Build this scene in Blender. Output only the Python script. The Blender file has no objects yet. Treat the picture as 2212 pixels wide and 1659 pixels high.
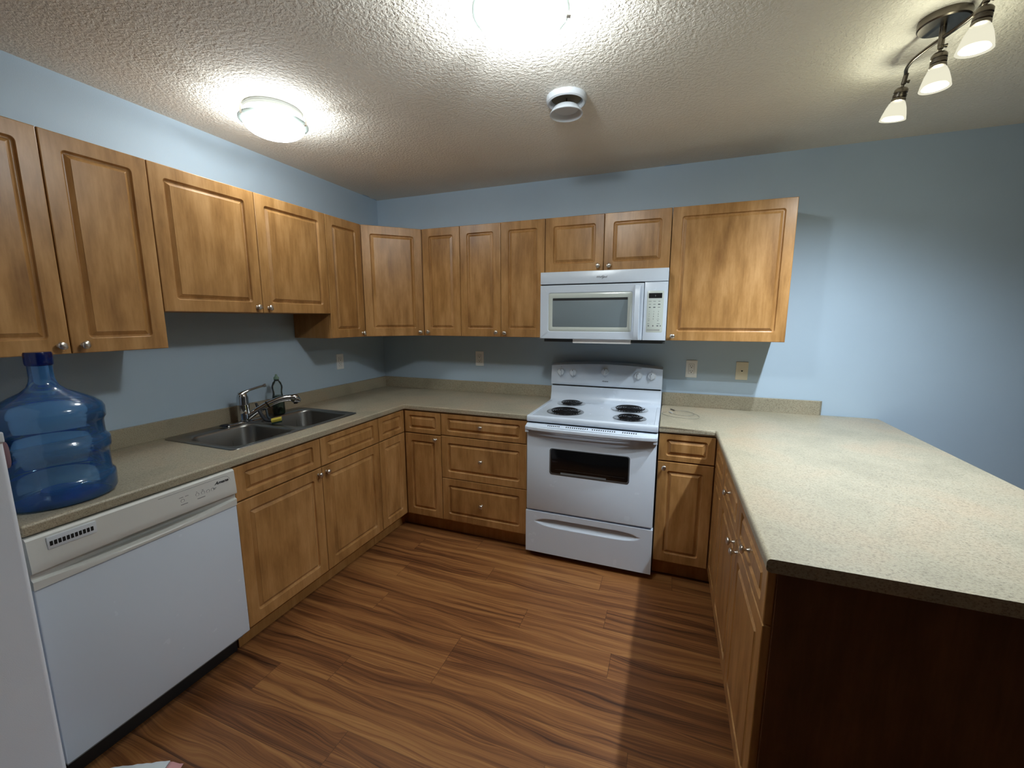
import bpy, bmesh, math, random
from mathutils import Vector, Matrix
R = math.radians
PI = math.pi
random.seed(7)
S = bpy.context.scene
COL = S.collection

# ------------------------------------------------------------------ camera
CAM_LOC = (2.3328, -3.012, 1.5027)
cam_d = bpy.data.cameras.new('camera')
cam = bpy.data.objects.new('camera', cam_d)
COL.objects.link(cam)
cam.location = CAM_LOC
cam.rotation_euler = (PI / 2 - 0.1557, 0.0, 0.3608)
cam_d.sensor_width = 36.0
cam_d.lens = 36.0 * 899.7 / 2212
cam_d.clip_start = 0.02
S.camera = cam

# ------------------------------------------------------------------ world, view
w = bpy.data.worlds.new('world')
S.world = w
w.use_nodes = True
w.node_tree.nodes['Background'].inputs[0].default_value = (0.5, 0.55, 0.62, 1)
w.node_tree.nodes['Background'].inputs[1].default_value = 0.02
S.view_settings.view_transform = 'Standard'
S.view_settings.look = 'None'
S.view_settings.exposure = 0.74
S.view_settings.gamma = 1.0
S.view_settings.use_curve_mapping = False
S.cycles.use_denoising = True
S.cycles.max_bounces = 10
S.cycles.diffuse_bounces = 6
S.cycles.transparent_max_bounces = 16
S.cycles.sample_clamp_indirect = 6.0
S.cycles.caustics_reflective = False
S.cycles.caustics_refractive = False

DOME_A = 17.0           # glow of the near dome's glass
BULB_A = 18.0          # watts of the bulbs inside it
DOME_B = 9.5           # glow of the far dome's glass
BULB_B = 6.0
SHADE_W = 4.0           # watts that leave each spot bulb sideways through its opal shade
SPOT_W = 34.0          # watts of each spot bulb of the track fitting
LAMP_COL = (0.95, 0.99, 1.0)

# ------------------------------------------------------------------ main dimensions (metres)
H = 2.467              # ceiling
ZC = 0.918             # counter top
NOSE = 0.036           # counter thickness
CD = 0.638             # counter depth
CF = 0.63              # face of base doors
UD = 0.319             # face of wall doors
UB, UT = 1.377, 2.137  # wall cabinets bottom / top
XS0, XS1 = 1.541, 2.301   # range
XI, XO = 2.587, 3.513  # peninsula counter
YE = -1.902            # peninsula end
FX = 2.597             # peninsula door face

# ------------------------------------------------------------------ materials
def lin(c):
    return tuple((v / 12.92 if v <= 0.04045 else ((v + 0.055) / 1.055) ** 2.4) for v in c)

def rgb(r, g, b):
    return lin((r / 255, g / 255, b / 255)) + (1.0,)

class NT:
    def __init__(self, name):
        self.m = bpy.data.materials.new(name)
        self.m.use_nodes = True
        self.t = self.m.node_tree
        self.b = self.t.nodes['Principled BSDF']
        self.out = self.t.nodes['Material Output']
    def n(self, kind, **kw):
        nd = self.t.nodes.new(kind)
        for k, v in kw.items():
            if k.startswith('i_'):
                key = k[2:]
                key = int(key) if key.isdigit() else key.replace('_', ' ')
                nd.inputs[key].default_value = v
            else:
                setattr(nd, k, v)
        return nd
    def l(self, a, ao, b, bi):
        self.t.links.new(a.outputs[ao], b.inputs[bi])
    def ramp(self, src, so, stops):
        r = self.n('ShaderNodeValToRGB')
        e = r.color_ramp.elements
        while len(e) < len(stops):
            e.new(0.5)
        for q, (p, c) in zip(e, stops):
            q.position = p
            q.color = c
        self.l(src, so, r, 0)
        return r
    def mix(self, a, ao, b, bo, fac, mode='MIX'):
        m = self.n('ShaderNodeMix', data_type='RGBA', blend_type=mode)
        if isinstance(fac, float):
            m.inputs[0].default_value = fac
        else:
            self.l(fac[0], fac[1], m, 0)
        self.l(a, ao, m, 6)
        self.l(b, bo, m, 7)
        return m
    def bump(self, src, so, strength, dist):
        b = self.n('ShaderNodeBump')
        b.inputs['Strength'].default_value = strength
        b.inputs['Distance'].default_value = dist
        self.l(src, so, b, 'Height')
        self.l(b, 0, self.b, 'Normal')
        return b

def plain(name, col, rough=0.4, metal=0.0, spec=0.5, coat=0.0):
    k = NT(name)
    k.b.inputs['Base Color'].default_value = col
    k.b.inputs['Roughness'].default_value = rough
    k.b.inputs['Metallic'].default_value = metal
    k.b.inputs['Specular IOR Level'].default_value = spec
    k.b.inputs['Coat Weight'].default_value = coat
    # slight unevenness so that nothing is a perfectly flat value
    tc = k.n('ShaderNodeTexCoord')
    nz = k.n('ShaderNodeTexNoise', i_Scale=14.0, i_Detail=3.0)
    k.l(tc, 'Object', nz, 'Vector')
    mr = k.n('ShaderNodeMapRange')
    mr.inputs[3].default_value = max(0.02, rough * 0.85)
    mr.inputs[4].default_value = min(1.0, rough * 1.15)
    k.l(nz, 'Fac', mr, 0)
    k.l(mr, 0, k.b, 'Roughness')
    return k.m

def paint_mat(name, col, bump=0.15, scale=260.0):
    k = NT(name)
    tc = k.n('ShaderNodeTexCoord')
    nz = k.n('ShaderNodeTexNoise', i_Scale=1.3, i_Detail=4.0)
    k.l(tc, 'Object', nz, 'Vector')
    c0 = tuple(v * 0.95 for v in col[:3]) + (1,)
    c1 = tuple(min(1, v * 1.04) for v in col[:3]) + (1,)
    rp = k.ramp(nz, 'Fac', [(0.3, c0), (0.7, c1)])
    k.l(rp, 0, k.b, 'Base Color')
    k.b.inputs['Roughness'].default_value = 0.55
    k.b.inputs['Specular IOR Level'].default_value = 0.3
    n2 = k.n('ShaderNodeTexNoise', i_Scale=scale, i_Detail=2.0)
    k.l(tc, 'Object', n2, 'Vector')
    k.bump(n2, 'Fac', bump, 0.002)
    return k.m

def ceiling_mat():
    k = NT('knockdown_ceiling')
    tc = k.n('ShaderNodeTexCoord')
    warp = k.n('ShaderNodeTexNoise', i_Scale=38.0, i_Detail=2.0)
    k.l(tc, 'Object', warp, 'Vector')
    wv = k.n('ShaderNodeVectorMath', operation='SCALE')
    wv.inputs['Scale'].default_value = 0.02
    k.l(warp, 'Color', wv, 0)
    av = k.n('ShaderNodeVectorMath', operation='ADD')
    k.l(tc, 'Object', av, 0)
    k.l(wv, 0, av, 1)
    nz = k.n('ShaderNodeTexNoise', i_Scale=78.0, i_Detail=3.0, i_Roughness=0.55)
    k.l(av, 0, nz, 'Vector')
    rp = k.ramp(nz, 'Fac', [(0.40, (0, 0, 0, 1)), (0.60, (1, 1, 1, 1))])
    k.bump(rp, 0, 0.48, 0.005)
    big = k.n('ShaderNodeTexNoise', i_Scale=2.2, i_Detail=3.0)
    k.l(tc, 'Object', big, 'Vector')
    cr = k.ramp(big, 'Fac', [(0.3, rgb(234, 230, 219)), (0.7, rgb(241, 238, 229))])
    k.l(cr, 0, k.b, 'Base Color')
    k.b.inputs['Roughness'].default_value = 0.8
    k.b.inputs['Specular IOR Level'].default_value = 0.2
    return k.m

def wood_mat(name, dark, mid, light, rough=0.34):
    """honey maple foil: soft vertical grain with cathedral figure, different on every panel"""
    k = NT(name)
    tc = k.n('ShaderNodeTexCoord')
    oi = k.n('ShaderNodeObjectInfo')
    off = k.n('ShaderNodeVectorMath', operation='SCALE')
    cmb = k.n('ShaderNodeCombineXYZ')
    for i in range(3):
        k.l(oi, 'Random', cmb, i)
    off.inputs['Scale'].default_value = 37.0
    k.l(cmb, 0, off, 0)
    add = k.n('ShaderNodeVectorMath', operation='ADD')
    k.l(tc, 'Object', add, 0)
    k.l(off, 0, add, 1)
    # figure
    mp = k.n('ShaderNodeMapping')
    mp.inputs['Scale'].default_value = (5.0, 5.0, 1.3)
    k.l(add, 0, mp, 'Vector')
    nz = k.n('ShaderNodeTexNoise', i_Scale=1.0, i_Detail=2.0, i_Distortion=0.4)
    k.l(mp, 0, nz, 'Vector')
    mul = k.n('ShaderNodeMath', operation='MULTIPLY')
    mul.inputs[1].default_value = 22.0
    k.l(nz, 'Fac', mul, 0)
    sn = k.n('ShaderNodeMath', operation='SINE')
    k.l(mul, 0, sn, 0)
    mr = k.n('ShaderNodeMapRange', i_1=-1.0, i_2=1.0)
    k.l(sn, 0, mr, 0)
    # fine fibre
    mp2 = k.n('ShaderNodeMapping')
    mp2.inputs['Scale'].default_value = (110.0, 110.0, 5.0)
    k.l(add, 0, mp2, 'Vector')
    n2 = k.n('ShaderNodeTexNoise', i_Scale=1.0, i_Detail=3.0)
    k.l(mp2, 0, n2, 'Vector')
    # blotches
    mp3 = k.n('ShaderNodeMapping')
    mp3.inputs['Scale'].default_value = (16.0, 16.0, 3.6)
    k.l(add, 0, mp3, 'Vector')
    n3 = k.n('ShaderNodeTexNoise', i_Scale=1.0, i_Detail=5.0, i_Roughness=0.62)
    k.l(mp3, 0, n3, 'Vector')
    s1 = k.n('ShaderNodeMath', operation='MULTIPLY_ADD')
    k.l(mr, 0, s1, 0)
    s1.inputs[1].default_value = 0.09
    k.l(n3, 'Fac', s1, 2)
    s2 = k.n('ShaderNodeMath', operation='MULTIPLY_ADD')
    k.l(n2, 'Fac', s2, 0)
    s2.inputs[1].default_value = 0.24
    k.l(s1, 0, s2, 2)
    rp = k.ramp(s2, 0, [(0.40, dark), (0.66, mid), (0.92, light)])
    k.l(rp, 0, k.b, 'Base Color')
    k.b.inputs['Roughness'].default_value = rough
    k.b.inputs['Specular IOR Level'].default_value = 0.42
    k.bump(n2, 'Fac', 0.05, 0.0006)
    return k.m

def floor_mat():
    k = NT('laminate_planks')
    PW, PL = 0.142, 1.21
    tc = k.n('ShaderNodeTexCoord')
    sp = k.n('ShaderNodeSeparateXYZ')
    k.l(tc, 'Object', sp, 0)
    def M(op, a, b=None, c=None):
        nd = k.n('ShaderNodeMath', operation=op)
        for i, v in enumerate((a, b, c)):
            if v is None:
                continue
            if isinstance(v, (int, float)):
                nd.inputs[i].default_value = float(v)
            else:
                k.l(v, 0, nd, i)
        return nd
    xs = k.n('ShaderNodeMath', operation='ADD'); k.l(sp, 'X', xs, 0); xs.inputs[1].default_value = 20.0
    ys = k.n('ShaderNodeMath', operation='ADD'); k.l(sp, 'Y', ys, 0); ys.inputs[1].default_value = 20.026
    rowf = M('DIVIDE', ys, PW)
    row = M('FLOOR', rowf)
    yin = M('FRACT', rowf)
    wn = k.n('ShaderNodeTexWhiteNoise', noise_dimensions='1D')
    k.l(row, 0, wn, 'W')
    shift = k.n('ShaderNodeMath', operation='MULTIPLY'); k.l(wn, 'Value', shift, 0); shift.inputs[1].default_value = PL
    xsh = M('ADD', xs, shift)
    colf = M('DIVIDE', xsh, PL)
    colm = M('FLOOR', colf)
    xin = M('FRACT', colf)
    idn = M('MULTIPLY_ADD', row, 17.31, colm)
    w2 = k.n('ShaderNodeTexWhiteNoise', noise_dimensions='1D')
    k.l(idn, 0, w2, 'W')
    # each plank prints three narrower strips with an own break
    gx = M('MULTIPLY_ADD', w2, 31.0, xs)
    gy = M('MULTIPLY_ADD', w2, 13.0, ys)
    vec = k.n('ShaderNodeCombineXYZ')
    k.l(gx, 0, vec, 0); k.l(gy, 0, vec, 1)
    # grain lines bent by a slow long-wave warp, so that cathedral figures appear
    mpw = k.n('ShaderNodeMapping'); mpw.inputs['Scale'].default_value = (1.5, 6.5, 1.0)
    k.l(vec, 0, mpw, 'Vector')
    nw = k.n('ShaderNodeTexNoise', i_Scale=1.0, i_Detail=2.0, i_Distortion=0.2)
    k.l(mpw, 0, nw, 'Vector')
    tw = k.n('ShaderNodeMath', operation='MULTIPLY_ADD'); k.l(nw, 'Fac', tw, 0); tw.inputs[1].default_value = 0.105; k.l(gy, 0, tw, 2)
    vw = k.n('ShaderNodeCombineXYZ'); k.l(gx, 0, vw, 0); k.l(tw, 0, vw, 1)
    def grain(sx, sy, det, dist=0.0):
        m_ = k.n('ShaderNodeMapping'); m_.inputs['Scale'].default_value = (sx, sy, 1.0)
        k.l(vw, 0, m_, 'Vector')
        g_ = k.n('ShaderNodeTexNoise', i_Scale=1.0, i_Detail=det, i_Distortion=dist)
        k.l(m_, 0, g_, 'Vector')
        return g_
    strk = grain(0.55, 24.0, 3.0)
    fib = grain(3.2, 260.0, 4.0)
    vein = grain(0.9, 88.0, 3.0)
    vr = k.ramp(vein, 'Fac', [(0.36, (1, 1, 1, 1)), (0.47, (0, 0, 0, 1))])
    b = k.n('ShaderNodeMath', operation='MULTIPLY'); k.l(strk, 'Fac', b, 0); b.inputs[1].default_value = 0.72
    c = k.n('ShaderNodeMath', operation='MULTIPLY_ADD'); k.l(fib, 'Fac', c, 0); c.inputs[1].default_value = 0.50; k.l(b, 0, c, 2)
    d0 = k.n('ShaderNodeMath', operation='MULTIPLY_ADD'); k.l(vr, 0, d0, 0); d0.inputs[1].default_value = -0.11; k.l(c, 0, d0, 2)
    d = k.n('ShaderNodeMath', operation='MULTIPLY_ADD'); k.l(w2, 'Value', d, 0); d.inputs[1].default_value = 0.12; k.l(d0, 0, d, 2)
    rp = k.ramp(d, 0, [(0.42, rgb(58, 33, 19)), (0.57, rgb(104, 64, 36)), (0.70, rgb(133, 87, 49)), (0.90, rgb(164, 117, 68))])
    # seams
    e1 = M('LESS_THAN', yin, 0.012)
    e2 = M('LESS_THAN', xin, 0.0022)
    seam = M('MAXIMUM', e1, e2)
    dk = k.n('ShaderNodeRGB'); dk.outputs[0].default_value = rgb(58, 32, 18)
    sf = M('MULTIPLY', seam, 0.55)
    mx = k.mix(rp, 0, dk, 0, (sf, 0))
    k.l(mx, 2, k.b, 'Base Color')
    k.b.inputs['Roughness'].default_value = 0.42
    k.b.inputs['Specular IOR Level'].default_value = 0.4
    k.bump(fib, 'Fac', 0.08, 0.001)
    return k.m

def counter_mat():
    k = NT('speckled_laminate')
    tc = k.n('ShaderNodeTexCoord')
    big = k.n('ShaderNodeTexNoise', i_Scale=3.4, i_Detail=4.0, i_Distortion=0.6)
    k.l(tc, 'Object', big, 'Vector')
    base = k.ramp(big, 'Fac', [(0.32, rgb(160, 154, 137)), (0.5, rgb(172, 165, 147)), (0.66, rgb(177, 164, 144)), (0.8, rgb(167, 164, 154))])
    mp = k.n('ShaderNodeMapping'); mp.inputs['Scale'].default_value = (190.0, 300.0, 250.0)
    k.l(tc, 'Object', mp, 'Vector')
    sp = k.n('ShaderNodeTexNoise', i_Scale=1.0, i_Detail=3.0, i_Roughness=0.7)
    k.l(mp, 0, sp, 'Vector')
    m1 = k.ramp(sp, 'Fac', [(0.36, rgb(104, 98, 82)), (0.46, rgb(226, 220, 204)), (0.58, rgb(255, 253, 244))])
    mx = k.mix(base, 0, m1, 0, 0.55, 'MULTIPLY')
    sp2 = k.n('ShaderNodeTexNoise', i_Scale=130.0, i_Detail=3.0, i_Roughness=0.6)
    k.l(tc, 'Object', sp2, 'Vector')
    f2 = k.ramp(sp2, 'Fac', [(0.60, (0, 0, 0, 1)), (0.70, (1, 1, 1, 1))])
    dk = k.n('ShaderNodeRGB'); dk.outputs[0].default_value = rgb(150, 140, 112)
    f3 = k.n('ShaderNodeMath', operation='MULTIPLY'); k.l(f2, 0, f3, 0); f3.inputs[1].default_value = 0.5
    m2 = k.mix(mx, 2, dk, 0, (f3, 0))
    k.l(m2, 2, k.b, 'Base Color')
    k.b.inputs['Roughness'].default_value = 0.38
    k.b.inputs['Specular IOR Level'].default_value = 0.4
    return k.m

def emit_mat(name, col, strength):
    k = NT(name)
    k.b.inputs['Base Color'].default_value = (0.8, 0.82, 0.8, 1)
    k.b.inputs['Emission Color'].default_value = tuple(col) + (1,)
    k.b.inputs['Emission Strength'].default_value = strength
    k.b.inputs['Roughness'].default_value = 0.3
    return k.m

def lit_glass(name, col, strength, through):
    """frosted lamp glass: glows, and lets part of the bulb's light straight through"""
    k = NT(name)
    em = k.n('ShaderNodeEmission'); em.inputs[0].default_value = tuple(col) + (1,); em.inputs[1].default_value = strength
    tr = k.n('ShaderNodeBsdfTransparent'); tr.inputs[0].default_value = tuple(c * through for c in col) + (1,)
    ad = k.n('ShaderNodeAddShader')
    k.l(em, 0, ad, 0); k.l(tr, 0, ad, 1)
    k.l(ad, 0, k.out, 'Surface')
    return k.m

def tinted_plastic(name, tint, body, body_w, rough=0.06, gloss=1.0):
    """thin-walled see-through plastic: tinted transmission, a little body colour, clear reflections"""
    k = NT(name)
    t = k.t
    tr = k.n('ShaderNodeBsdfTransparent'); tr.inputs[0].default_value = tint
    df = k.n('ShaderNodeBsdfDiffuse'); df.inputs[0].default_value = body
    tl = k.n('ShaderNodeBsdfTranslucent'); tl.inputs[0].default_value = body
    dm = k.n('ShaderNodeMixShader'); dm.inputs[0].default_value = 0.5
    k.l(df, 0, dm, 1); k.l(tl, 0, dm, 2)
    m1 = k.n('ShaderNodeMixShader'); m1.inputs[0].default_value = body_w
    k.l(tr, 0, m1, 1); k.l(dm, 0, m1, 2)
    gl = k.n('ShaderNodeBsdfGlossy'); gl.inputs['Roughness'].default_value = rough
    fr = k.n('ShaderNodeFresnel'); fr.inputs['IOR'].default_value = 1.5
    fm = k.n('ShaderNodeMath', operation='MULTIPLY'); k.l(fr, 0, fm, 0); fm.inputs[1].default_value = gloss
    m2 = k.n('ShaderNodeMixShader'); k.l(fm, 0, m2, 0)
    k.l(m1, 0, m2, 1); k.l(gl, 0, m2, 2)
    k.l(m2, 0, k.out, 'Surface')
    return k.m

def brushed(name, col, rough, axis_scale=(400, 6, 6)):
    k = NT(name)
    k.b.inputs['Base Color'].default_value = col
    k.b.inputs['Metallic'].default_value = 1.0
    tc = k.n('ShaderNodeTexCoord')
    mp = k.n('ShaderNodeMapping'); mp.inputs['Scale'].default_value = axis_scale
    k.l(tc, 'Object', mp, 'Vector')
    nz = k.n('ShaderNodeTexNoise', i_Scale=1.0, i_Detail=2.0)
    k.l(mp, 0, nz, 'Vector')
    mr = k.n('ShaderNodeMapRange'); mr.inputs[3].default_value = rough * 0.75; mr.inputs[4].default_value = rough * 1.3
    k.l(nz, 'Fac', mr, 0); k.l(mr, 0, k.b, 'Roughness')
    k.bump(nz, 'Fac', 0.04, 0.0005)
    return k.m

MAPLE = wood_mat('honey_maple_foil', rgb(134, 94, 52), rgb(169, 125, 74), rgb(194, 150, 99))
MAPLE_SIDE = wood_mat('honey_maple_side', rgb(146, 102, 54), rgb(168, 122, 68), rgb(186, 142, 88), 0.42)
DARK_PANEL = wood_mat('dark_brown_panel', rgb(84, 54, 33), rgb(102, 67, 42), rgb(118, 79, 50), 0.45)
WALL = paint_mat('pale_blue_paint', rgb(182, 203, 221))
WALL_UNSEEN = paint_mat('unseen_wall_grey', rgb(128, 132, 136))  # grey of the unseen walls, tuned for the light they bounce
CEIL = ceiling_mat()
FLOOR = floor_mat()
COUNTER = counter_mat()
WHITE = plain('white_enamel', rgb(206, 217, 230), 0.26, spec=0.5)
WHITE_SATIN = plain('white_satin_plastic', rgb(208, 215, 222), 0.42)
CREAM = plain('cream_plastic', rgb(246, 248, 248), 0.4)
BEZEL = plain('pale_green_grey_glass', rgb(196, 204, 198), 0.12)
FRIDGE = paint_mat('fridge_enamel', rgb(230, 237, 248), 0.12, 500.0)
JACK = plain('ivory_plastic', rgb(234, 228, 208), 0.4)
BLACK = plain('black_plastic', rgb(16, 16, 17), 0.35)
DARK_GAP = plain('dark_gap', rgb(10, 10, 11), 0.7)
INK = plain('grey_print', rgb(92, 96, 104), 0.5)
INK_DARK = plain('dark_print', rgb(40, 42, 48), 0.5)
KEYBAR = plain('grey_key', rgb(160, 164, 160), 0.4)
OVEN_GLASS = plain('oven_black_glass', rgb(14, 14, 15), 0.08)
OVEN_RACK = plain('oven_rack_grey', rgb(95, 95, 95), 0.3, metal=0.7)
MICRO_GLASS = plain('microwave_screen_glass', rgb(118, 130, 136), 0.16)
MICRO_SHADE = plain('microwave_header_shade', rgb(52, 52, 52), 0.25)
NICKEL = plain('brushed_nickel', rgb(214, 208, 199), 0.28, metal=1.0)
NICKEL_DARK = plain('dark_brushed_nickel', rgb(112, 106, 98), 0.3, metal=1.0)
CHROME = plain('chrome', rgb(205, 208, 212), 0.07, metal=1.0)
DRIP = plain('drip_pan_chrome', rgb(226, 226, 226), 0.22, metal=1.0)
COIL = plain('black_coil', rgb(34, 34, 36), 0.2, metal=0.5)
STEEL = brushed('brushed_stainless', rgb(150, 148, 144), 0.30, (6, 300, 6))
DOME_GLASS_A = lit_glass('lit_dome_glass', LAMP_COL, DOME_A, 0.36)
DOME_GLASS_B = lit_glass('lit_dome_glass_far', LAMP_COL, DOME_B, 0.36)
RIM_GLASS = tinted_plastic('frosted_rim_glass', (0.75, 0.83, 0.80, 1), (0.85, 0.9, 0.87, 1), 0.45, 0.15)
LAMP_PAN = plain('white_lamp_pan', rgb(205, 208, 206), 0.4)
SHADE = lit_glass('lit_opal_shade', (1.0, 0.97, 0.80), 0.36, 0.3)
BULB = emit_mat('lit_led_face', (0.95, 0.98, 1.0), 6.0)
BLUE = tinted_plastic('blue_bottle_plastic', (0.66, 0.84, 0.97, 1), rgb(84, 166, 246), 0.36, 0.07, 1.3)
BLUE_DEEP = tinted_plastic('deep_blue_bottle_plastic', (0.08, 0.2, 0.85, 1), rgb(24, 66, 235), 0.6, 0.08)
BLUE_CAP = tinted_plastic('blue_bottle_cap', (0.06, 0.14, 0.5, 1), rgb(20, 52, 140), 0.5, 0.15)
GRIP = plain('dusty_pink_label', rgb(142, 110, 114), 0.6)
CLEAR = tinted_plastic('clear_plastic', (0.93, 0.95, 0.93, 1), rgb(200, 215, 205), 0.10, 0.08)
GREEN_SOAP = plain('green_dish_soap', rgb(18, 70, 32), 0.12)
GREEN_CAP = plain('pale_green_cap', rgb(128, 158, 140), 0.4)
SPONGE_Y = plain('yellow_sponge', rgb(196, 180, 70), 0.9)
SPONGE_G = plain('dark_green_scourer', rgb(24, 52, 44), 0.95)
PAPER = plain('white_paper', rgb(212, 222, 228), 0.7)
PINK = plain('pink_paper', rgb(222, 168, 170), 0.65)
CABLE = plain('grey_cable', rgb(150, 146, 134), 0.5)

# ------------------------------------------------------------------ geometry helpers
def finish(o, bevel=0.0, seg=2, angle=38, smooth=True):
    me = o.data
    if smooth:
        for p in me.polygons:
            p.use_smooth = True
        me.set_sharp_from_angle(angle=R(angle))
    if bevel:
        b = o.modifiers.new('bevel', 'BEVEL')
        b.width = bevel
        b.segments = seg
        b.limit_method = 'ANGLE'
        b.angle_limit = R(40)
        b.harden_normals = True

def obj(name, bm, mat, parent=None, loc=(0, 0, 0), rot=(0, 0, 0), bevel=0.0, seg=2, smooth=True, recalc=True):
    if recalc:
        bmesh.ops.recalc_face_normals(bm, faces=bm.faces[:])
    me = bpy.data.meshes.new(name)
    bm.to_mesh(me)
    bm.free()
    mats = mat if isinstance(mat, (list, tuple)) else [mat]
    for m in mats:
        me.materials.append(m)
    o = bpy.data.objects.new(name, me)
    COL.objects.link(o)
    o.location = loc
    o.rotation_euler = rot
    if parent:
        o.parent = parent
    finish(o, bevel, seg, smooth=smooth)
    return o

def bx(bm, x0, x1, y0, y1, z0, z1, mi=0):
    v = [bm.verts.new((x, y, z)) for z in (z0, z1) for y in (y0, y1) for x in (x0, x1)]
    for f in ((0, 2, 3, 1), (4, 5, 7, 6), (0, 1, 5, 4), (2, 6, 7, 3), (0, 4, 6, 2), (1, 3, 7, 5)):
        bm.faces.new([v[i] for i in f]).material_index = mi
    return bm

def box(name, mat, parent, x0, x1, y0, y1, z0, z1, bevel=0.0, seg=2):
    return obj(name, bx(bmesh.new(), x0, x1, y0, y1, z0, z1), mat, parent, bevel=bevel, seg=seg)

def prism(bm, pts, z0, z1):
    a = [bm.verts.new((x, y, z0)) for x, y in pts]
    b = [bm.verts.new((x, y, z1)) for x, y in pts]
    bm.faces.new(a[::-1])
    bm.faces.new(b)
    n = len(pts)
    for i in range(n):
        j = (i + 1) % n
        bm.faces.new((a[i], a[j], b[j], b[i]))
    return bm

def extrude_x(bm, prof, x0, x1):
    """closed profile of (y, z) swept along x"""
    a = [bm.verts.new((x0, y, z)) for y, z in prof]
    b = [bm.verts.new((x1, y, z)) for y, z in prof]
    bm.faces.new(a)
    bm.faces.new(b[::-1])
    n = len(prof)
    for i in range(n):
        j = (i + 1) % n
        bm.faces.new((a[i], b[i], b[j], a[j]))
    return bm

def lathe(bm, prof, n=32, M=None, caps=(True, True), mi=0):
    """(r, z) profile turned about z, mapped by matrix M"""
    M = M or Matrix()
    rings = []
    for r, z in prof:
        if r < 1e-6:
            rings.append([bm.verts.new(M @ Vector((0, 0, z)))])
        else:
            rings.append([bm.verts.new(M @ Vector((r * math.cos(2 * PI * i / n), r * math.sin(2 * PI * i / n), z))) for i in range(n)])
    for a, b in zip(rings, rings[1:]):
        for i in range(n):
            j = (i + 1) % n
            if len(a) == 1 and len(b) == 1:
                continue
            if len(a) == 1:
                f = bm.faces.new((a[0], b[i], b[j]))
            elif len(b) == 1:
                f = bm.faces.new((a[i], a[j], b[0]))
            else:
                f = bm.faces.new((a[i], a[j], b[j], b[i]))
            f.material_index = mi
    if caps[0] and len(rings[0]) > 1:
        bm.faces.new(rings[0][::-1]).material_index = mi
    if caps[1] and len(rings[-1]) > 1:
        bm.faces.new(rings[-1]).material_index = mi
    return bm

def tube(bm, pts, r, n=10, caps=True, mi=0):
    """round tube along a polyline; r is one radius or one per point"""
    pts = [Vector(p) for p in pts]
    rr = r if isinstance(r, (list, tuple)) else [r] * len(pts)
    up = Vector((0, 0, 1))
    rings = []
    prev = None
    for i, p in enumerate(pts):
        if i == 0:
            d = pts[1] - p
        elif i == len(pts) - 1:
            d = p - pts[i - 1]
        else:
            d = (pts[i + 1] - p).normalized() + (p - pts[i - 1]).normalized()
        d.normalize()
        if prev is None:
            a = d.cross(up)
            if a.length < 1e-3:
                a = d.cross(Vector((1, 0, 0)))
        else:
            a = prev - d * prev.dot(d)
        a.normalize()
        prev = a
        b = d.cross(a)
        rings.append([bm.verts.new(p + (a * math.cos(2 * PI * q / n) + b * math.sin(2 * PI * q / n)) * rr[i]) for q in range(n)])
    for u, v in zip(rings, rings[1:]):
        for q in range(n):
            s = (q + 1) % n
            bm.faces.new((u[q], u[s], v[s], v[q])).material_index = mi
    if caps:
        bm.faces.new(rings[0][::-1]).material_index = mi
        bm.faces.new(rings[-1]).material_index = mi
    return bm

def smooth_path(pts, k=8):
    """Catmull-Rom through the points"""
    P = [Vector(p) for p in pts]
    P = [P[0] * 2 - P[1]] + P + [P[-1] * 2 - P[-2]]
    out = []
    for i in range(1, len(P) - 2):
        for s in range(k):
            t = s / k
            a, b, c, d = P[i - 1], P[i], P[i + 1], P[i + 2]
            out.append(0.5 * ((2 * b) + (c - a) * t + (2 * a - 5 * b + 4 * c - d) * t * t + (3 * b - a - 3 * c + d) * t ** 3))
    out.append(P[-2])
    return out

def rrect(x0, x1, z0, z1, r, n=5):
    """rounded rectangle, always 4*(n+1) points"""
    r = min(r, (x1 - x0) / 2 - 1e-4, (z1 - z0) / 2 - 1e-4)
    pts = []
    for cx, cz, a0 in ((x1 - r, z1 - r, 0), (x0 + r, z1 - r, 90), (x0 + r, z0 + r, 180), (x1 - r, z0 + r, 270)):
        for i in range(n + 1):
            a = R(a0 + 90 * i / n)
            pts.append((cx + r * math.cos(a), cz + r * math.sin(a)))
    return pts

def loft(bm, rings, cap0=True, cap1=True, mi=None):
    vr = [[bm.verts.new(p) for p in r] for r in rings]
    n = len(vr[0])
    for k, (a, b) in enumerate(zip(vr, vr[1:])):
        for i in range(n):
            j = (i + 1) % n
            f = bm.faces.new((a[i], a[j], b[j], b[i]))
            if mi:
                f.material_index = mi[k]
    if cap0:
        bm.faces.new(vr[0][::-1])
    if cap1:
        f = bm.faces.new(vr[-1])
        if mi:
            f.material_index = mi[-1]
    return bm

def rounded_slab(bm, x0, x1, z0, z1, y_front, y_back, r=0.008, edge=0.002):
    """upright slab facing -y with rounded outline and softened front edge"""
    def ring(ins, y):
        return [(x, y, z) for x, z in rrect(x0 + ins, x1 - ins, z0 + ins, z1 - ins, max(r - ins, 0.0005))]
    return loft(bm, [ring(0, y_back), ring(0, y_front + edge), ring(edge * 0.3, y_front + edge * 0.3), ring(edge, y_front)])

def empty(name, loc=(0, 0, 0), rz=0.0):
    o = bpy.data.objects.new(name, None)
    o.empty_display_size = 0.05
    COL.objects.link(o)
    o.location = loc
    o.rotation_euler = (0, 0, rz)
    return o

def tag(o, label, cat, group=None):
    o['label'] = label
    o['category'] = cat
    if group:
        o['group'] = group
    return o

def struct(o):
    o['kind'] = 'structure'
    return o

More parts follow.
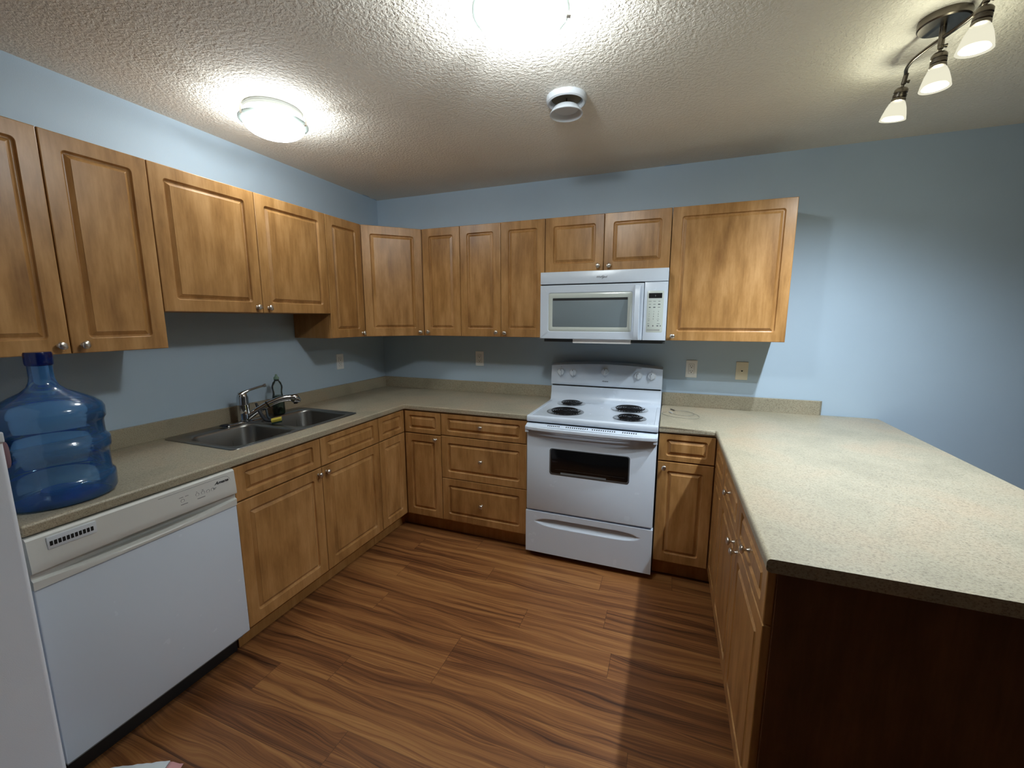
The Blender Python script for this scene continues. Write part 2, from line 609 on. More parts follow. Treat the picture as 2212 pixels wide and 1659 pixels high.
def text(name, body, size, mat, parent, loc, rot, shear=0.0, align='CENTER', xs=1.0, bold=0.0):
    cu = bpy.data.curves.new(name + '_curve', 'FONT')
    cu.body = body
    cu.size = size
    cu.shear = shear
    cu.extrude = 0.0003
    cu.offset = size * bold
    cu.align_x = align
    cu.align_y = 'CENTER'
    t = bpy.data.objects.new(name + '_tmp', cu)
    COL.objects.link(t)
    bpy.context.view_layer.update()
    me = bpy.data.meshes.new_from_object(t.evaluated_get(bpy.context.evaluated_depsgraph_get()))
    bpy.data.objects.remove(t)
    bpy.data.curves.remove(cu)
    me.name = name
    me.materials.clear()
    me.materials.append(mat)
    for v in me.vertices:
        v.co.x *= xs
    o = bpy.data.objects.new(name, me)
    COL.objects.link(o)
    o.parent = parent
    o.location = loc
    o.rotation_euler = rot
    return o

FRONT = (PI / 2, 0, 0)       # text upright, read from -y

# ------------------------------------------------------------------ room shell
def shell():
    bm = bx(bmesh.new(), -0.15, 5.75, -5.35, 0.15, -0.12, 0.0)
    struct(obj('floor', bm, FLOOR))
    bm = bx(bmesh.new(), -0.15, 5.75, -5.35, 0.15, H, H + 0.12)
    struct(obj('ceiling', bm, CEIL))
    struct(obj('wall_left', bx(bmesh.new(), -0.12, 0.0, -5.2, 0.0, 0.0, H), WALL))
    struct(obj('wall_back', bx(bmesh.new(), -0.12, 5.72, 0.0, 0.12, 0.0, H), WALL))
    struct(obj('wall_right', bx(bmesh.new(), 5.6, 5.72, -5.2, 0.0, 0.0, H), WALL_UNSEEN))  # unseen; this wall and the front one are built for light bounce
    struct(obj('wall_front', bx(bmesh.new(), -0.12, 5.72, -5.32, -5.2, 0.0, H), WALL_UNSEEN))
shell()
# slips of the wall colour brushed onto the ceiling edge
def smear(n, pts, mat):
    bm = prism(bmesh.new(), pts, H - 0.0005, H + 0.0005)
    struct(obj('trim_%d' % n, bm, mat))
smear(1, [(0.0, -0.185), (0.014, -0.172), (0.018, -0.135), (0.010, -0.098), (0.0, -0.090)], WALL)
smear(2, [(0.0, -0.062), (0.010, -0.050), (0.013, -0.020), (0.0, -0.004)], WALL)
smear(3, [(2.235, 0.0), (2.25, -0.010), (2.29, -0.014), (2.33, -0.009), (2.345, 0.0)], WALL)

# ------------------------------------------------------------------ cabinets
def knob_mesh():
    """oval pull with a twisted groove on a flared stem, axis -y"""
    bm = bmesh.new()
    Mx = Matrix.Rotation(PI / 2, 4, 'X')      # z -> -y
    lathe(bm, [(0.0085, 0.0), (0.0075, 0.002), (0.0045, 0.006), (0.0042, 0.012), (0.006, 0.0165)], 16, Mx, (False, False))
    # swirled egg
    n, m = 20, 10
    rings = []
    for i in range(m + 1):
        t = i / m
        ang = -PI / 2 + PI * t
        rr = 0.0152 * math.cos(ang)
        zz = 0.0215 + 0.0068 * math.sin(ang)
        ring = []
        for q in range(n):
            a = 2 * PI * q / n
            k = 1 - 0.13 * (0.5 + 0.5 * math.cos(2 * a + 3.0 * t)) ** 4
            ring.append(bm.verts.new(Mx @ Vector((rr * k * math.cos(a) * 1.0, rr * k * math.sin(a) * 0.9, zz))))
        rings.append(ring)
    for a, b in zip(rings, rings[1:]):
        for q in range(n):
            s = (q + 1) % n
            bm.faces.new((a[q], a[s], b[s], b[q]))
    bmesh.ops.remove_doubles(bm, verts=bm.verts[:], dist=0.00005)
    return bm
_kb = knob_mesh()
bmesh.ops.recalc_face_normals(_kb, faces=_kb.faces[:])
KNOB = bpy.data.meshes.new('knob')
_kb.to_mesh(KNOB); _kb.free()
KNOB.materials.append(NICKEL)
for _p in KNOB.polygons:
    _p.use_smooth = True
KNOB_N = [0]

def knob(parent, x, z, y):
    o = bpy.data.objects.new('knob', KNOB)
    COL.objects.link(o)
    o.parent = parent
    o.location = (x, y, z)
    KNOB_N[0] += 1
    o.rotation_euler = (0, (KNOB_N[0] * 1.1) % 3.1, 0)
    return o

T = 0.019
def panel_bm(wd, ht, m, mz=None):
    """raised-panel front: rounded groove, bevelled field; front at y=-T"""
    mz = m if mz is None else mz
    bm = bmesh.new()
    def ring(ins, r, y, gx=0.0, gz=0.0):
        return [(x, y, z) for x, z in rrect(ins + gx, wd - ins - gx, ins + gz, ht - ins - gz, r)]
    def groove(ins, r, y):
        return ring(ins, r, -T + y, m, mz)
    rings = [ring(0, 0.0015, 0), ring(0, 0.0015, -T + 0.003), ring(0.0009, 0.0015, -T + 0.0009), ring(0.003, 0.0015, -T),
             groove(0, 0.014, 0), groove(0.0012, 0.0135, 0.0012), groove(0.0045, 0.012, 0.0082),
             groove(0.0075, 0.010, 0.0098), groove(0.0108, 0.0015, 0.0096),
             groove(0.0240, 0.0008, 0.0016), groove(0.0246, 0.0008, 0.0002)]
    return loft(bm, rings)

def front(parent, kind, x0, x1, z0, z1, yface, kn=None, m=None):
    """door or drawer front; yface = local y of the body face it sits on"""
    wd, ht = x1 - x0, z1 - z0
    mz = None
    if m is None:
        m = 0.052 if kind == 'door' else 0.046
    if kind == 'drawer_front' and ht < 0.2:
        mz = 0.029
    o = obj(kind, panel_bm(wd, ht, m, mz), MAPLE, parent, loc=(x0, yface, z0), smooth=False)
    if kn:
        knob(o, kn[0] - x0, kn[1] - z0, -T)
    return o

G = 0.0015
def wall_cabinet(label, loc, rz, wd, z0, z1, doors, depth=UD, group='maple wall cabinets'):
    t = empty('wall_cabinet', loc, rz)
    tag(t, label, 'cabinet', group)
    yb = -depth + T
    obj('cabinet_box', bx(bmesh.new(), 0.0008, wd - 0.0008, yb, -0.001, z0, z1), MAPLE_SIDE, t, bevel=0.001)
    for x0, x1, kn in doors:
        front(t, 'door', x0 + G, x1 - G, z0 + 0.001, z1 - 0.001, yb, kn)
    return t

LW = R(90)
wall_cabinet('tall two-door maple wall cabinet above the blue water bottle', (0, -2.481, 0), LW, 0.628, UB, UT,
             [(0, 0.314, (0.284, 1.408)), (0.314, 0.628, (0.348, 1.408))])
wall_cabinet('short two-door maple wall cabinet raised above the sink', (0, -1.853, 0), LW, 0.935, 1.532, UT,
             [(0, 0.466, (0.432, 1.562)), (0.466, 0.935, (0.498, 1.560))])
wall_cabinet('narrow one-door maple wall cabinet on the left wall, between sink cabinet and corner cabinet', (0, -0.918, 0), LW, 0.3135, UB, UT,
             [(0, 0.3135, (0.284, 1.405))])
# diagonal corner cabinet
t = empty('corner_wall_cabinet', (0, 0, 0))
tag(t, 'corner maple wall cabinet with one door set diagonally', 'cabinet', 'maple wall cabinets')
yb = 0.604
e = T / math.sqrt(2)
pts = [(0.001, -0.001), (0.001, -yb), (UD - 0.0, -yb), (0.6205, -0.319 - 0.0), (0.6205, -0.001)]
# body set back so the door face runs from the left doors to the right doors
ang = math.atan2(0.285, 0.3015)
nx, ny = math.sin(ang), -math.cos(ang)
pts[2] = (UD - T * nx - 0.008, -yb)
pts[3] = (0.6205, -UD - T * ny + 0.006)
obj('cabinet_box', prism(bmesh.new(), pts, UB, UT), MAPLE_SIDE, t, bevel=0.001)
dl = math.hypot(0.3015, 0.285)
d = obj('door', panel_bm(dl - 0.006, UT - UB - 0.002, 0.055), MAPLE, t,
        smooth=False, loc=(UD - T * nx + 0.003 * math.cos(ang), -0.604 - T * ny + 0.003 * math.sin(ang), UB + 0.001), rot=(0, 0, ang))
knob(d, dl - 0.036, 0.028, -T)
wall_cabinet('narrow one-door maple wall cabinet on the back wall, right beside the diagonal corner cabinet', (0.6215, 0, 0), 0, 0.3045, UB, UT,
             [(0, 0.3045, (0.038, 1.407))])
wall_cabinet('tall two-door maple wall cabinet on the back wall, left of the microwave', (0.926, 0, 0), 0, 0.619, UB, UT,
             [(0, 0.3085, (0.276, 1.409)), (0.3085, 0.619, (0.340, 1.406))])
wall_cabinet('small two-door maple wall cabinet above the white microwave', (1.5455, 0, 0), 0, 0.7625, 1.795, UT,
             [(0, 0.3765, (0.344, 1.828)), (0.3765, 0.7625, (0.412, 1.826))])
wall_cabinet('wide one-door maple wall cabinet at the right end, beside the microwave', (2.309, 0, 0), 0, 0.620, 1.372, UT,
             [(0, 0.620, (0.036, 1.400))])

BZ0, BZ1 = 0.120, 0.716      # base doors
DZ0, DZ1 = 0.7225, 0.876     # top drawers
BTOP = ZC - NOSE - 0.0005

def toe(parent, x0, x1, d=0.55):
    obj('toe_kick', bx(bmesh.new(), x0, x1, -d, -d + 0.018, 0.0, 0.105), MAPLE_SIDE, parent)

# sink base (left wall): local x runs from the dishwasher towards the corner
t = empty('sink_base_cabinet', (0, -1.8545, 0), LW)
tag(t, 'two-door maple base cabinet under the sink, with two plain false drawer fronts', 'cabinet', 'maple base cabinets')
bm = bmesh.new()
bx(bm, 0.0, 0.018, -CF + T, -0.002, 0.105, BTOP)
bx(bm, 0.931, 0.949, -CF + T, -0.002, 0.105, BTOP)
bx(bm, 0.018, 0.931, -CF + T, -0.002, 0.105, 0.123)
bx(bm, 0.018, 0.931, -0.014, -0.002, 0.123, BTOP)
bx(bm, 0.018, 0.931, -CF + T, -CF + T + 0.02, 0.123, BTOP)
obj('cabinet_box', bm, MAPLE_SIDE, t)
toe(t, 0.0, 0.949)
front(t, 'drawer_front', 0.002 + G, 0.4755 - G, DZ0, DZ1, -CF + T)
front(t, 'drawer_front', 0.4755 + G, 0.949 - G, DZ0, DZ1, -CF + T)
front(t, 'door', 0.002 + G, 0.4755 - G, BZ0, BZ1, -CF + T, (0.451, 0.685))
front(t, 'door', 0.4755 + G, 0.949 - G, BZ0, BZ1, -CF + T, (0.505, 0.686))

# left corner base (folding corner door)
t = empty('corner_base_cabinet', (0, 0, 0))
tag(t, 'maple corner base cabinet in the left corner, with inward-angled folding doors and narrow drawer fronts', 'cabinet', 'maple base cabinets')
bf = CF - T
obj('cabinet_box', prism(bmesh.new(), [(0.002, -0.002), (0.002, -0.9035), (bf, -0.9035), (bf, -bf), (0.9195, -bf), (0.9195, -0.002)], 0.105, BTOP), MAPLE_SIDE, t)
obj('toe_kick', prism(bmesh.new(), [(0.532, -0.9035), (0.55, -0.9035), (0.55, -0.55), (0.9195, -0.55), (0.9195, -0.532), (0.532, -0.532)], 0, 0.105), MAPLE_SIDE, t)
for kind, z0, z1 in (('drawer_front', DZ0, DZ1), ('door', BZ0, BZ1)):
    o = front(t, kind, 0, 0.2705, z0, z1, 0, m=0.036 if kind == 'drawer_front' else 0.048)
    o.location = (bf, -0.9035 + G, z0); o.rotation_euler = (0, 0, LW)
    front(t, kind, CF + 0.004, 0.9195 - G, z0, z1, -bf, (0.880, 0.689) if kind == 'door' else None, m=0.036 if kind == 'drawer_front' else 0.048)

# three-drawer base
t = empty('drawer_base_cabinet', (0.921, 0, 0))
tag(t, 'maple base cabinet of three stacked drawers, left of the range', 'cabinet', 'maple base cabinets')
obj('cabinet_box', bx(bmesh.new(), 0, 0.6125, -bf, -0.002, 0.105, BTOP), MAPLE_SIDE, t)
toe(t, 0, 0.6125)
for z0, z1, kz in ((DZ0 + 0.005, DZ1, 0.803), (0.4275, 0.7225, 0.573), (0.122, 0.4235, 0.266)):
    front(t, 'drawer_front', G, 0.6125 - G, z0, z1, -bf, (0.296, kz))

# right corner base
t = empty('corner_base_cabinet', (0, 0, 0))
tag(t, 'maple corner base cabinet right of the range, one face half in shadow', 'cabinet', 'maple base cabinets')
obj('cabinet_box', prism(bmesh.new(), [(2.306, -0.002), (2.306, -bf), (FX + T, -bf), (FX + T, -0.9625), (3.2, -0.9625), (3.2, -0.002)], 0.105, BTOP), MAPLE_SIDE, t)
obj('toe_kick', prism(bmesh.new(), [(2.306, -0.532), (2.306, -0.55), (2.677, -0.55), (2.677, -0.9625), (2.695, -0.9625), (2.695, -0.532)], 0, 0.105), MAPLE_SIDE, t)
for kind, z0, z1 in (('drawer_front', DZ0, DZ1), ('door', BZ0, BZ1)):
    front(t, kind, 2.306 + G, FX - 0.004, z0, z1, -bf, (2.341, 0.684) if kind == 'door' else None, m=0.038 if kind == 'drawer_front' else 0.05)
    o = front(t, kind, 0, 0.329, z0, z1, 0, m=0.036 if kind == 'drawer_front' else 0.05)
    o.location = (FX + T, -CF - 0.003, z0); o.rotation_euler = (0, 0, -LW)

# peninsula base: local x runs from the corner towards the camera
t = empty('peninsula_base_cabinet', (3.2, -0.9635, 0), -LW)
tag(t, 'maple base cabinet with two drawers and two doors under the peninsula counter', 'cabinet', 'maple base cabinets')
dpt = 3.2 - FX
PW_ = 0.909
obj('cabinet_box', bx(bmesh.new(), 0, PW_, -dpt + T, 0, 0.105, BTOP), MAPLE_SIDE, t)
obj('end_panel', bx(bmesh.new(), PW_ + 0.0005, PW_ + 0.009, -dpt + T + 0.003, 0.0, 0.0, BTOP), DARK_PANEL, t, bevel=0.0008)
toe(t, 0, PW_, dpt - 0.08)
ha = 0.456
for a, b, dk, pk in ((0, ha, ha - 0.038, ha * 0.5), (ha, PW_ + 0.004, ha + 0.038, (ha + PW_) / 2)):
    front(t, 'drawer_front', a + G, b - G, DZ0, DZ1, -dpt + T, (pk, 0.799))
    front(t, 'door', a + G, b - G, BZ0, BZ1, -dpt + T, (dk, 0.685))

# ------------------------------------------------------------------ counters
def cells_slab(bm, xs, ys, inside, z0, z1):
    vt, vb = {}, {}
    def V(d, i, j, z):
        if (i, j) not in d:
            d[(i, j)] = bm.verts.new((xs[i], ys[j], z))
        return d[(i, j)]
    nx_, ny_ = len(xs) - 1, len(ys) - 1
    ins = [[inside((xs[i] + xs[i + 1]) / 2, (ys[j] + ys[j + 1]) / 2) for j in range(ny_)] for i in range(nx_)]
    def I(i, j):
        return 0 <= i < nx_ and 0 <= j < ny_ and ins[i][j]
    for i in range(nx_):
        for j in range(ny_):
            if not ins[i][j]:
                continue
            bm.faces.new((V(vt, i, j, z1), V(vt, i + 1, j, z1), V(vt, i + 1, j + 1, z1), V(vt, i, j + 1, z1)))
            bm.faces.new((V(vb, i, j, z0), V(vb, i, j + 1, z0), V(vb, i + 1, j + 1, z0), V(vb, i + 1, j, z0)))
            for di, dj, a, b in ((-1, 0, (i, j + 1), (i, j)), (1, 0, (i + 1, j), (i + 1, j + 1)), (0, -1, (i, j), (i + 1, j)), (0, 1, (i + 1, j + 1), (i, j + 1))):
                if not I(i + di, j + dj):
                    bm.faces.new((V(vb, *a, z0), V(vb, *b, z0), V(vt, *b, z1), V(vt, *a, z1)))
    bmesh.ops.dissolve_limit(bm, angle_limit=R(1), verts=bm.verts[:], edges=bm.edges[:])
    return bm

SX0, SX1, SY0, SY1 = 0.040, 0.535, -1.776, -0.968      # sink rim
t = empty('countertop', (0, 0, 0))
tag(t, 'beige speckled laminate countertop running round the left corner, holding the sink', 'countertop', 'laminate countertops')
bm = cells_slab(bmesh.new(), [0.001, SX0 + 0.016, SX1 - 0.016, CD, 1.5375], [-2.474, SY0 + 0.016, SY1 - 0.016, -CD, -0.001],
                lambda x, y: (x < CD or y > -CD) and not (SX0 + 0.016 < x < SX1 - 0.016 and SY0 + 0.016 < y < SY1 - 0.016), ZC - NOSE, ZC)
obj('slab', bm, COUNTER, t, bevel=0.009, seg=3)
obj('backsplash', prism(bmesh.new(), [(0.001, -0.001), (0.001, -2.474), (0.021, -2.474), (0.021, -0.021), (1.5375, -0.021), (1.5375, -0.001)], ZC - 0.001, ZC + 0.087), COUNTER, t, bevel=0.003)

t = empty('countertop', (0, 0, 0))
tag(t, 'wide beige speckled laminate peninsula countertop right of the range, bare except for a cable', 'countertop', 'laminate countertops')
bm = cells_slab(bmesh.new(), [2.3045, XI, XO], [YE, -CD, -0.001], lambda x, y: x > XI or y > -CD, ZC - NOSE, ZC)
sl = obj('slab', bm, COUNTER, t, bevel=0.011, seg=4)
# the sawn end of the peninsula stays square; every other edge is rolled
bw = sl.data.attributes.new('bevel_weight_edge', 'FLOAT', 'EDGE')
for e_ in sl.data.edges:
    va, vb = (sl.data.vertices[i].co for i in e_.vertices)
    bw.data[e_.index].value = 0.0 if (abs(va.y - YE) < 1e-4 and abs(vb.y - YE) < 1e-4) else (1.0 if abs(va.z - vb.z) < 1e-4 else 0.0)
sl.modifiers['bevel'].limit_method = 'WEIGHT'
obj('backsplash', prism(bmesh.new(), [(2.3045, -0.001), (2.3045, -0.021), (3.212, -0.021), (3.224, -0.009), (3.224, -0.001)], ZC - 0.001, ZC + 0.087), COUNTER, t, bevel=0.002)

# ------------------------------------------------------------------ sink
t = empty('kitchen_sink', (0, 0, ZC))
tag(t, 'stainless steel double bowl sink set in the left countertop', 'sink')
bm = bmesh.new()
ym = -1.381
bowls = [(SY0, ym, -1.738, -1.403), (ym, SY1, -1.360, -1.008)]
for (ya, yb_, b0, b1) in bowls:
    def ring(x0, x1, y0, y1, r, z, corner=None):
        return [(x, y, z) for x, y in rrect(x0, x1, y0, y1, r, 6)]
    ox0, ox1 = SX0, SX1
    def outer(ins, z, r):
        # only the outside edges are pulled in, the shared middle line stays put
        y0 = ya + (ins if ya == SY0 else 0)
        y1 = yb_ - (ins if yb_ == SY1 else 0)
        ro = 0.030 - ins
        far, near = (0.0004, ro) if ya == SY0 else (ro, 0.0004)
        pts = []
        for cx, sx, cy, sy, a0, r_ in ((ox1 - ins, -1, y1, -1, 0, far), (ox0 + ins, 1, y1, -1, 90, far), (ox0 + ins, 1, y0, 1, 180, near), (ox1 - ins, -1, y0, 1, 270, near)):
            for q in range(7):
                an = R(a0 + 15 * q)
                pts.append((cx + sx * r_ + r_ * math.cos(an), cy + sy * r_ + r_ * math.sin(an), z))
        return pts
    bx0, bx1 = 0.148, 0.503
    rings = [outer(0, 0.0004, 0), outer(0.0015, 0.004, 0), outer(0.012, 0.0045, 0),
             ring(bx0 - 0.004, bx1 + 0.004, b0 - 0.004, b1 + 0.004, 0.064, 0.0042), ring(bx0, bx1, b0, b1, 0.062, 0.001),
             ring(bx0 + 0.003, bx1 - 0.003, b0 + 0.003, b1 - 0.003, 0.06, -0.008),
             ring(bx0 + 0.012, bx1 - 0.012, b0 + 0.012, b1 - 0.012, 0.055, -0.15),
             ring(bx0 + 0.02, bx1 - 0.02, b0 + 0.02, b1 - 0.02, 0.05, -0.172),
             ring(bx0 + 0.045, bx1 - 0.045, b0 + 0.045, b1 - 0.045, 0.035, -0.180)]
    loft(bm, rings, cap0=False)
obj('double_bowl', bm, STEEL, t, recalc=False)
for (ya, yb_, b0, b1) in bowls:
    bm = bmesh.new()
    lathe(bm, [(0.0, -0.1775), (0.02, -0.1775), (0.03, -0.175), (0.041, -0.1765), (0.043, -0.1795)], 28, Matrix.Translation((0.325, (b0 + b1) / 2, 0)), (False, False))
    obj('drain', bm, CHROME, t)

# ------------------------------------------------------------------ faucet
t = empty('faucet', (0.112, -1.402, ZC + 0.0045))
tag(t, 'chrome single-lever pull-out faucet on the back ledge of the sink', 'faucet')
bm = bmesh.new()
loft(bm, [[(x, y, z) for x, y in rrect(-0.028 + i, 0.028 - i, -0.125 + i, 0.125 - i, 0.026 - i, 6)] for i, z in ((0, 0), (0, 0.005), (0.004, 0.010), (0.010, 0.012))])
obj('deck_plate', bm, CHROME, t)
obj('dark_plate_piece', loft(bmesh.new(), [[(x, y, z) for x, y in rrect(-0.022 + i, 0.024 - i, -0.142 + i, -0.088 - i, 0.02, 6)] for i, z in ((0.002, 0.0105), (0.004, 0.013), (0.008, 0.016))]), plain('blue_black', rgb(20, 22, 34), 0.4), t)  # blue-black piece laid over one end of the deck plate
bm = lathe(bmesh.new(), [(0.0315, 0.011), (0.0315, 0.028), (0.0300, 0.032), (0.0300, 0.100), (0.0308, 0.103), (0.0308, 0.107), (0.0300, 0.109), (0.0290, 0.145), (0.022, 0.164), (0.0, 0.170)], 28)
obj('faucet_body', bm, CHROME, t)
# lever
bm = bmesh.new()
P = smooth_path([(-0.003, -0.005, 0.156), (0.004, 0.006, 0.168), (0.02, 0.035, 0.183), (0.045, 0.075, 0.196), (0.062, 0.103, 0.203)], 6)
n_ = len(P)
tube(bm, P, [0.023 - 0.0165 * min(1, i / (n_ * 0.45)) + (0.003 if i > n_ - 4 else 0) for i in range(n_)], 14)
obj('lever', bm, CHROME, t)
# spout with pull-out spray head
bm = bmesh.new()
P = smooth_path([(0.012, 0.012, 0.030), (0.045, 0.058, 0.066), (0.070, 0.092, 0.089)], 6)
tube(bm, P, [0.0195] * len(P), 16)
obj('spout', bm, CHROME, t)
bm = bmesh.new()
P = smooth_path([(0.0695, 0.0915, 0.0887), (0.0820, 0.109, 0.1000), (0.088, 0.117, 0.105)], 3)
tube(bm, P[:2], 0.0206, 16)
obj('seal_ring', bm, BLACK, t)
bm = bmesh.new()
P = smooth_path([(0.073, 0.096, 0.092), (0.105, 0.142, 0.112), (0.133, 0.180, 0.118), (0.152, 0.206, 0.114), (0.172, 0.233, 0.094)], 6)
n_ = len(P)
tube(bm, P, [0.0190 + (0.0090 * max(0, (i / (n_ - 1) - 0.6) / 0.2) if i / (n_ - 1) < 0.8 else 0.0090 - 0.019 * (i / (n_ - 1) - 0.8) / 0.2) for i in range(n_)], 18)
h = obj('spray_head', bm, CHROME, t)
bm = lathe(bmesh.new(), [(0.0115, 0.0), (0.0125, 0.012), (0.0, 0.013)], 18, Matrix.Translation((0.157, 0.212, 0.081)))
obj('spray_nozzle', bm, BLACK, h)

# dish brush leaning on the spout
t = empty('dish_brush', (0.19, -1.37, ZC + 0.005))
tag(t, 'dark-handled dish brush with yellow sponge head leaning across the sink divider', 'brush')
bm = bmesh.new()
P = smooth_path([(-0.055, 0.030, 0.100), (-0.03, 0.022, 0.070), (0.012, 0.010, 0.035), (0.055, 0.0, 0.016), (0.098, 0.012, 0.014)], 6)
n_ = len(P)
tube(bm, P, [0.0062 + 0.0035 * math.sin(PI * i / (n_ - 1)) for i in range(n_)], 10)
obj('handle', bm, plain('charcoal_handle', rgb(44, 47, 52), 0.35), t)
bm = bmesh.new()
P = smooth_path([(-0.012, 0.055, 0.082), (-0.004, 0.052, 0.05), (0.03, 0.032, 0.022), (0.085, 0.016, 0.013)], 6)
tube(bm, P, 0.0065, 10)
obj('second_prong', bm, plain('slate_handle', rgb(40, 52, 60), 0.4), t)
o = obj('sponge', bx(bmesh.new(), -0.017, 0.017, -0.026, 0.026, 0.0, 0.016), SPONGE_Y, t, loc=(0.117, 0.012, 0.016), rot=(0.15, 0.1, -0.75), bevel=0.003)
o = obj('scourer', bx(bmesh.new(), -0.017, 0.017, -0.026, 0.026, -0.009, -0.0005), SPONGE_G, t, loc=(0.117, 0.012, 0.016), rot=(0.15, 0.1, -0.75), bevel=0.002)

# dish soap
t = empty('dish_soap_bottle', (0.106, -1.172, ZC + 0.0045))
tag(t, 'clear dish soap bottle half full of green liquid behind the sink', 'bottle')
prof = [(0.026, 0.0), (0.031, 0.004), (0.0325, 0.03), (0.0315, 0.075), (0.028, 0.105), (0.0245, 0.128), (0.0245, 0.145), (0.028, 0.163), (0.0275, 0.175), (0.0215, 0.196), (0.0125, 0.208), (0.0115, 0.214)]
Mo = Matrix.Diagonal((1, 1.12, 1, 1))
obj('bottle_body', lathe(bmesh.new(), prof, 32, Mo, (True, False)), CLEAR, t)
pin = [(0.0, 0.003), (0.0235, 0.003), (0.0285, 0.006), (0.0302, 0.03), (0.0292, 0.075), (0.0258, 0.105), (0.0240, 0.117), (0.0, 0.117)]
obj('liquid_soap', lathe(bmesh.new(), pin, 32, Mo), GREEN_SOAP, t)
obj('neck_ring', lathe(bmesh.new(), [(0.0128, 0.206), (0.0138, 0.208), (0.0138, 0.216), (0.012, 0.2165)], 24), plain('dark_neck', rgb(42, 50, 46), 0.5), t)
obj('cap', lathe(bmesh.new(), [(0.0145, 0.2166), (0.0152, 0.219), (0.0148, 0.228), (0.009, 0.233), (0.0062, 0.240), (0.0055, 0.246), (0.0, 0.247)], 24), GREEN_CAP, t)

# ------------------------------------------------------------------ big water bottle
t = empty('water_bottle', (0.470, -2.313, ZC + 0.0005))
tag(t, 'large translucent blue water cooler bottle standing empty on the left countertop', 'bottle')
RB = 0.138
prof = [(RB - 0.018, 0.0), (RB - 0.006, 0.004), (RB, 0.016), (RB + 0.001, 0.055), (RB, 0.068), (RB - 0.005, 0.074), (RB - 0.008, 0.080), (RB - 0.008, 0.14),
        (RB - 0.007, 0.150), (RB - 0.002, 0.156), (RB - 0.001, 0.163), (RB - 0.001, 0.186), (RB - 0.004, 0.194), (RB - 0.010, 0.200), (RB - 0.011, 0.208),
        (RB - 0.011, 0.246), (RB - 0.008, 0.254), (RB - 0.004, 0.260), (RB - 0.004, 0.292), (RB - 0.010, 0.306), (RB - 0.028, 0.322),
        (RB - 0.060, 0.342), (RB - 0.085, 0.356), (RB - 0.100, 0.370), (RB - 0.107, 0.386), (0.0285, 0.40), (0.0285, 0.44)]
obj('bottle_body', lathe(bmesh.new(), prof, 64, None, (False, False)), BLUE, t)
obj('bottle_base', lathe(bmesh.new(), [(RB - 0.0195, 0.0005), (RB - 0.03, 0.006), (RB - 0.05, 0.014), (0.05, 0.022), (0.045, 0.032), (0.0, 0.034)], 48, None, (False, False)), BLUE_DEEP, t)
obj('bottle_neck', lathe(bmesh.new(), [(0.0295, 0.438), (0.0315, 0.440), (0.0325, 0.446), (0.0325, 0.474), (0.0305, 0.480), (0.0, 0.481)], 40, None, (False, False)), BLUE_CAP, t)
# moulded grip on the side next to the fridge
bm = bmesh.new()
ga = math.atan2(-0.92, 0.40)
rows = []
for i in range(7):
    q = i / 6
    rr = RB + 0.0012 + 0.006 * (1 - q * q) ** 0.5
    ring_ = []
    for j in range(20):
        c_, s_ = math.cos(2 * PI * j / 20), math.sin(2 * PI * j / 20)
        a = ga + 0.13 * q * math.copysign(abs(c_) ** 0.6, c_)
        ring_.append(bm.verts.new((rr * math.cos(a), rr * math.sin(a), 0.190 + 0.042 * q * math.copysign(abs(s_) ** 0.6, s_))))
    rows.append(ring_)
bmesh.ops.remove_doubles(bm, verts=rows[0], dist=1e-5)
bm.verts.ensure_lookup_table()
ctr = [v for v in rows[0] if v.is_valid][0]
for j in range(20):
    q_ = (j + 1) % 20
    bm.faces.new((ctr, rows[1][j], rows[1][q_]))
for a, b in zip(rows[1:], rows[2:]):
    for j in range(20):
        q_ = (j + 1) % 20
        bm.faces.new((a[j], b[j], b[q_], a[q_]))
o = obj('grip_patch', bm, GRIP, t)
o['label'] = 'dusty pink patch on the side of the bottle'

# ------------------------------------------------------------------ dishwasher (local x along the wall, front -y)
t = empty('dishwasher', (0, -2.472, 0), LW)
tag(t, 'white built-in dishwasher under the left countertop', 'dishwasher')
DW = 0.614
obj('tub', bx(bmesh.new(), 0.004, DW - 0.004, -0.59, -0.02, 0.12, 0.872), WHITE_SATIN, t)
rounded_slab_bm = rounded_slab(bmesh.new(), 0.001, DW - 0.001, 0.122, 0.7185, -0.642, -0.59, 0.004, 0.003)
obj('door_panel', rounded_slab_bm, WHITE, t)
# control panel with a crescent hand recess along its lower edge
bm = bmesh.new()
N = 48
cols = []
for i in range(N + 1):
    x = 0.001 + (DW - 0.002) * i / N
    s = (x - DW / 2) / (DW / 2)
    c = max(0.0, 1 - s * s)
    z_top = 0.772 + 0.004 * c
    dep = 0.012 + 0.040 * c ** 1.3
    lipz = 0.7450 - 0.014 * c
    pr_ = [(-0.59, 0.8785), (-0.640, 0.8785), (-0.6465, 0.872), (-0.652, 0.800), (-0.653, z_top + 0.004), (-0.651, z_top),
           (-0.651 + dep, z_top - 0.004 - 0.004 * c), (-0.651 + dep, lipz + 0.006), (-0.648 + 0.004 * c, lipz + 0.001), (-0.647, lipz - 0.003), (-0.646, 0.7195), (-0.59, 0.7195)]
    cols.append([bm.verts.new((x, y, z)) for y, z in pr_])
for a, b in zip(cols, cols[1:]):
    for j in range(len(a)):
        q = (j + 1) % len(a)
        bm.faces.new((a[j], b[j], b[q], a[q]))
bm.faces.new(cols[0]); bm.faces.new(cols[-1][::-1])
cp = obj('control_panel', bm, plain('warm_white_panel', rgb(214, 216, 212), 0.4), t)
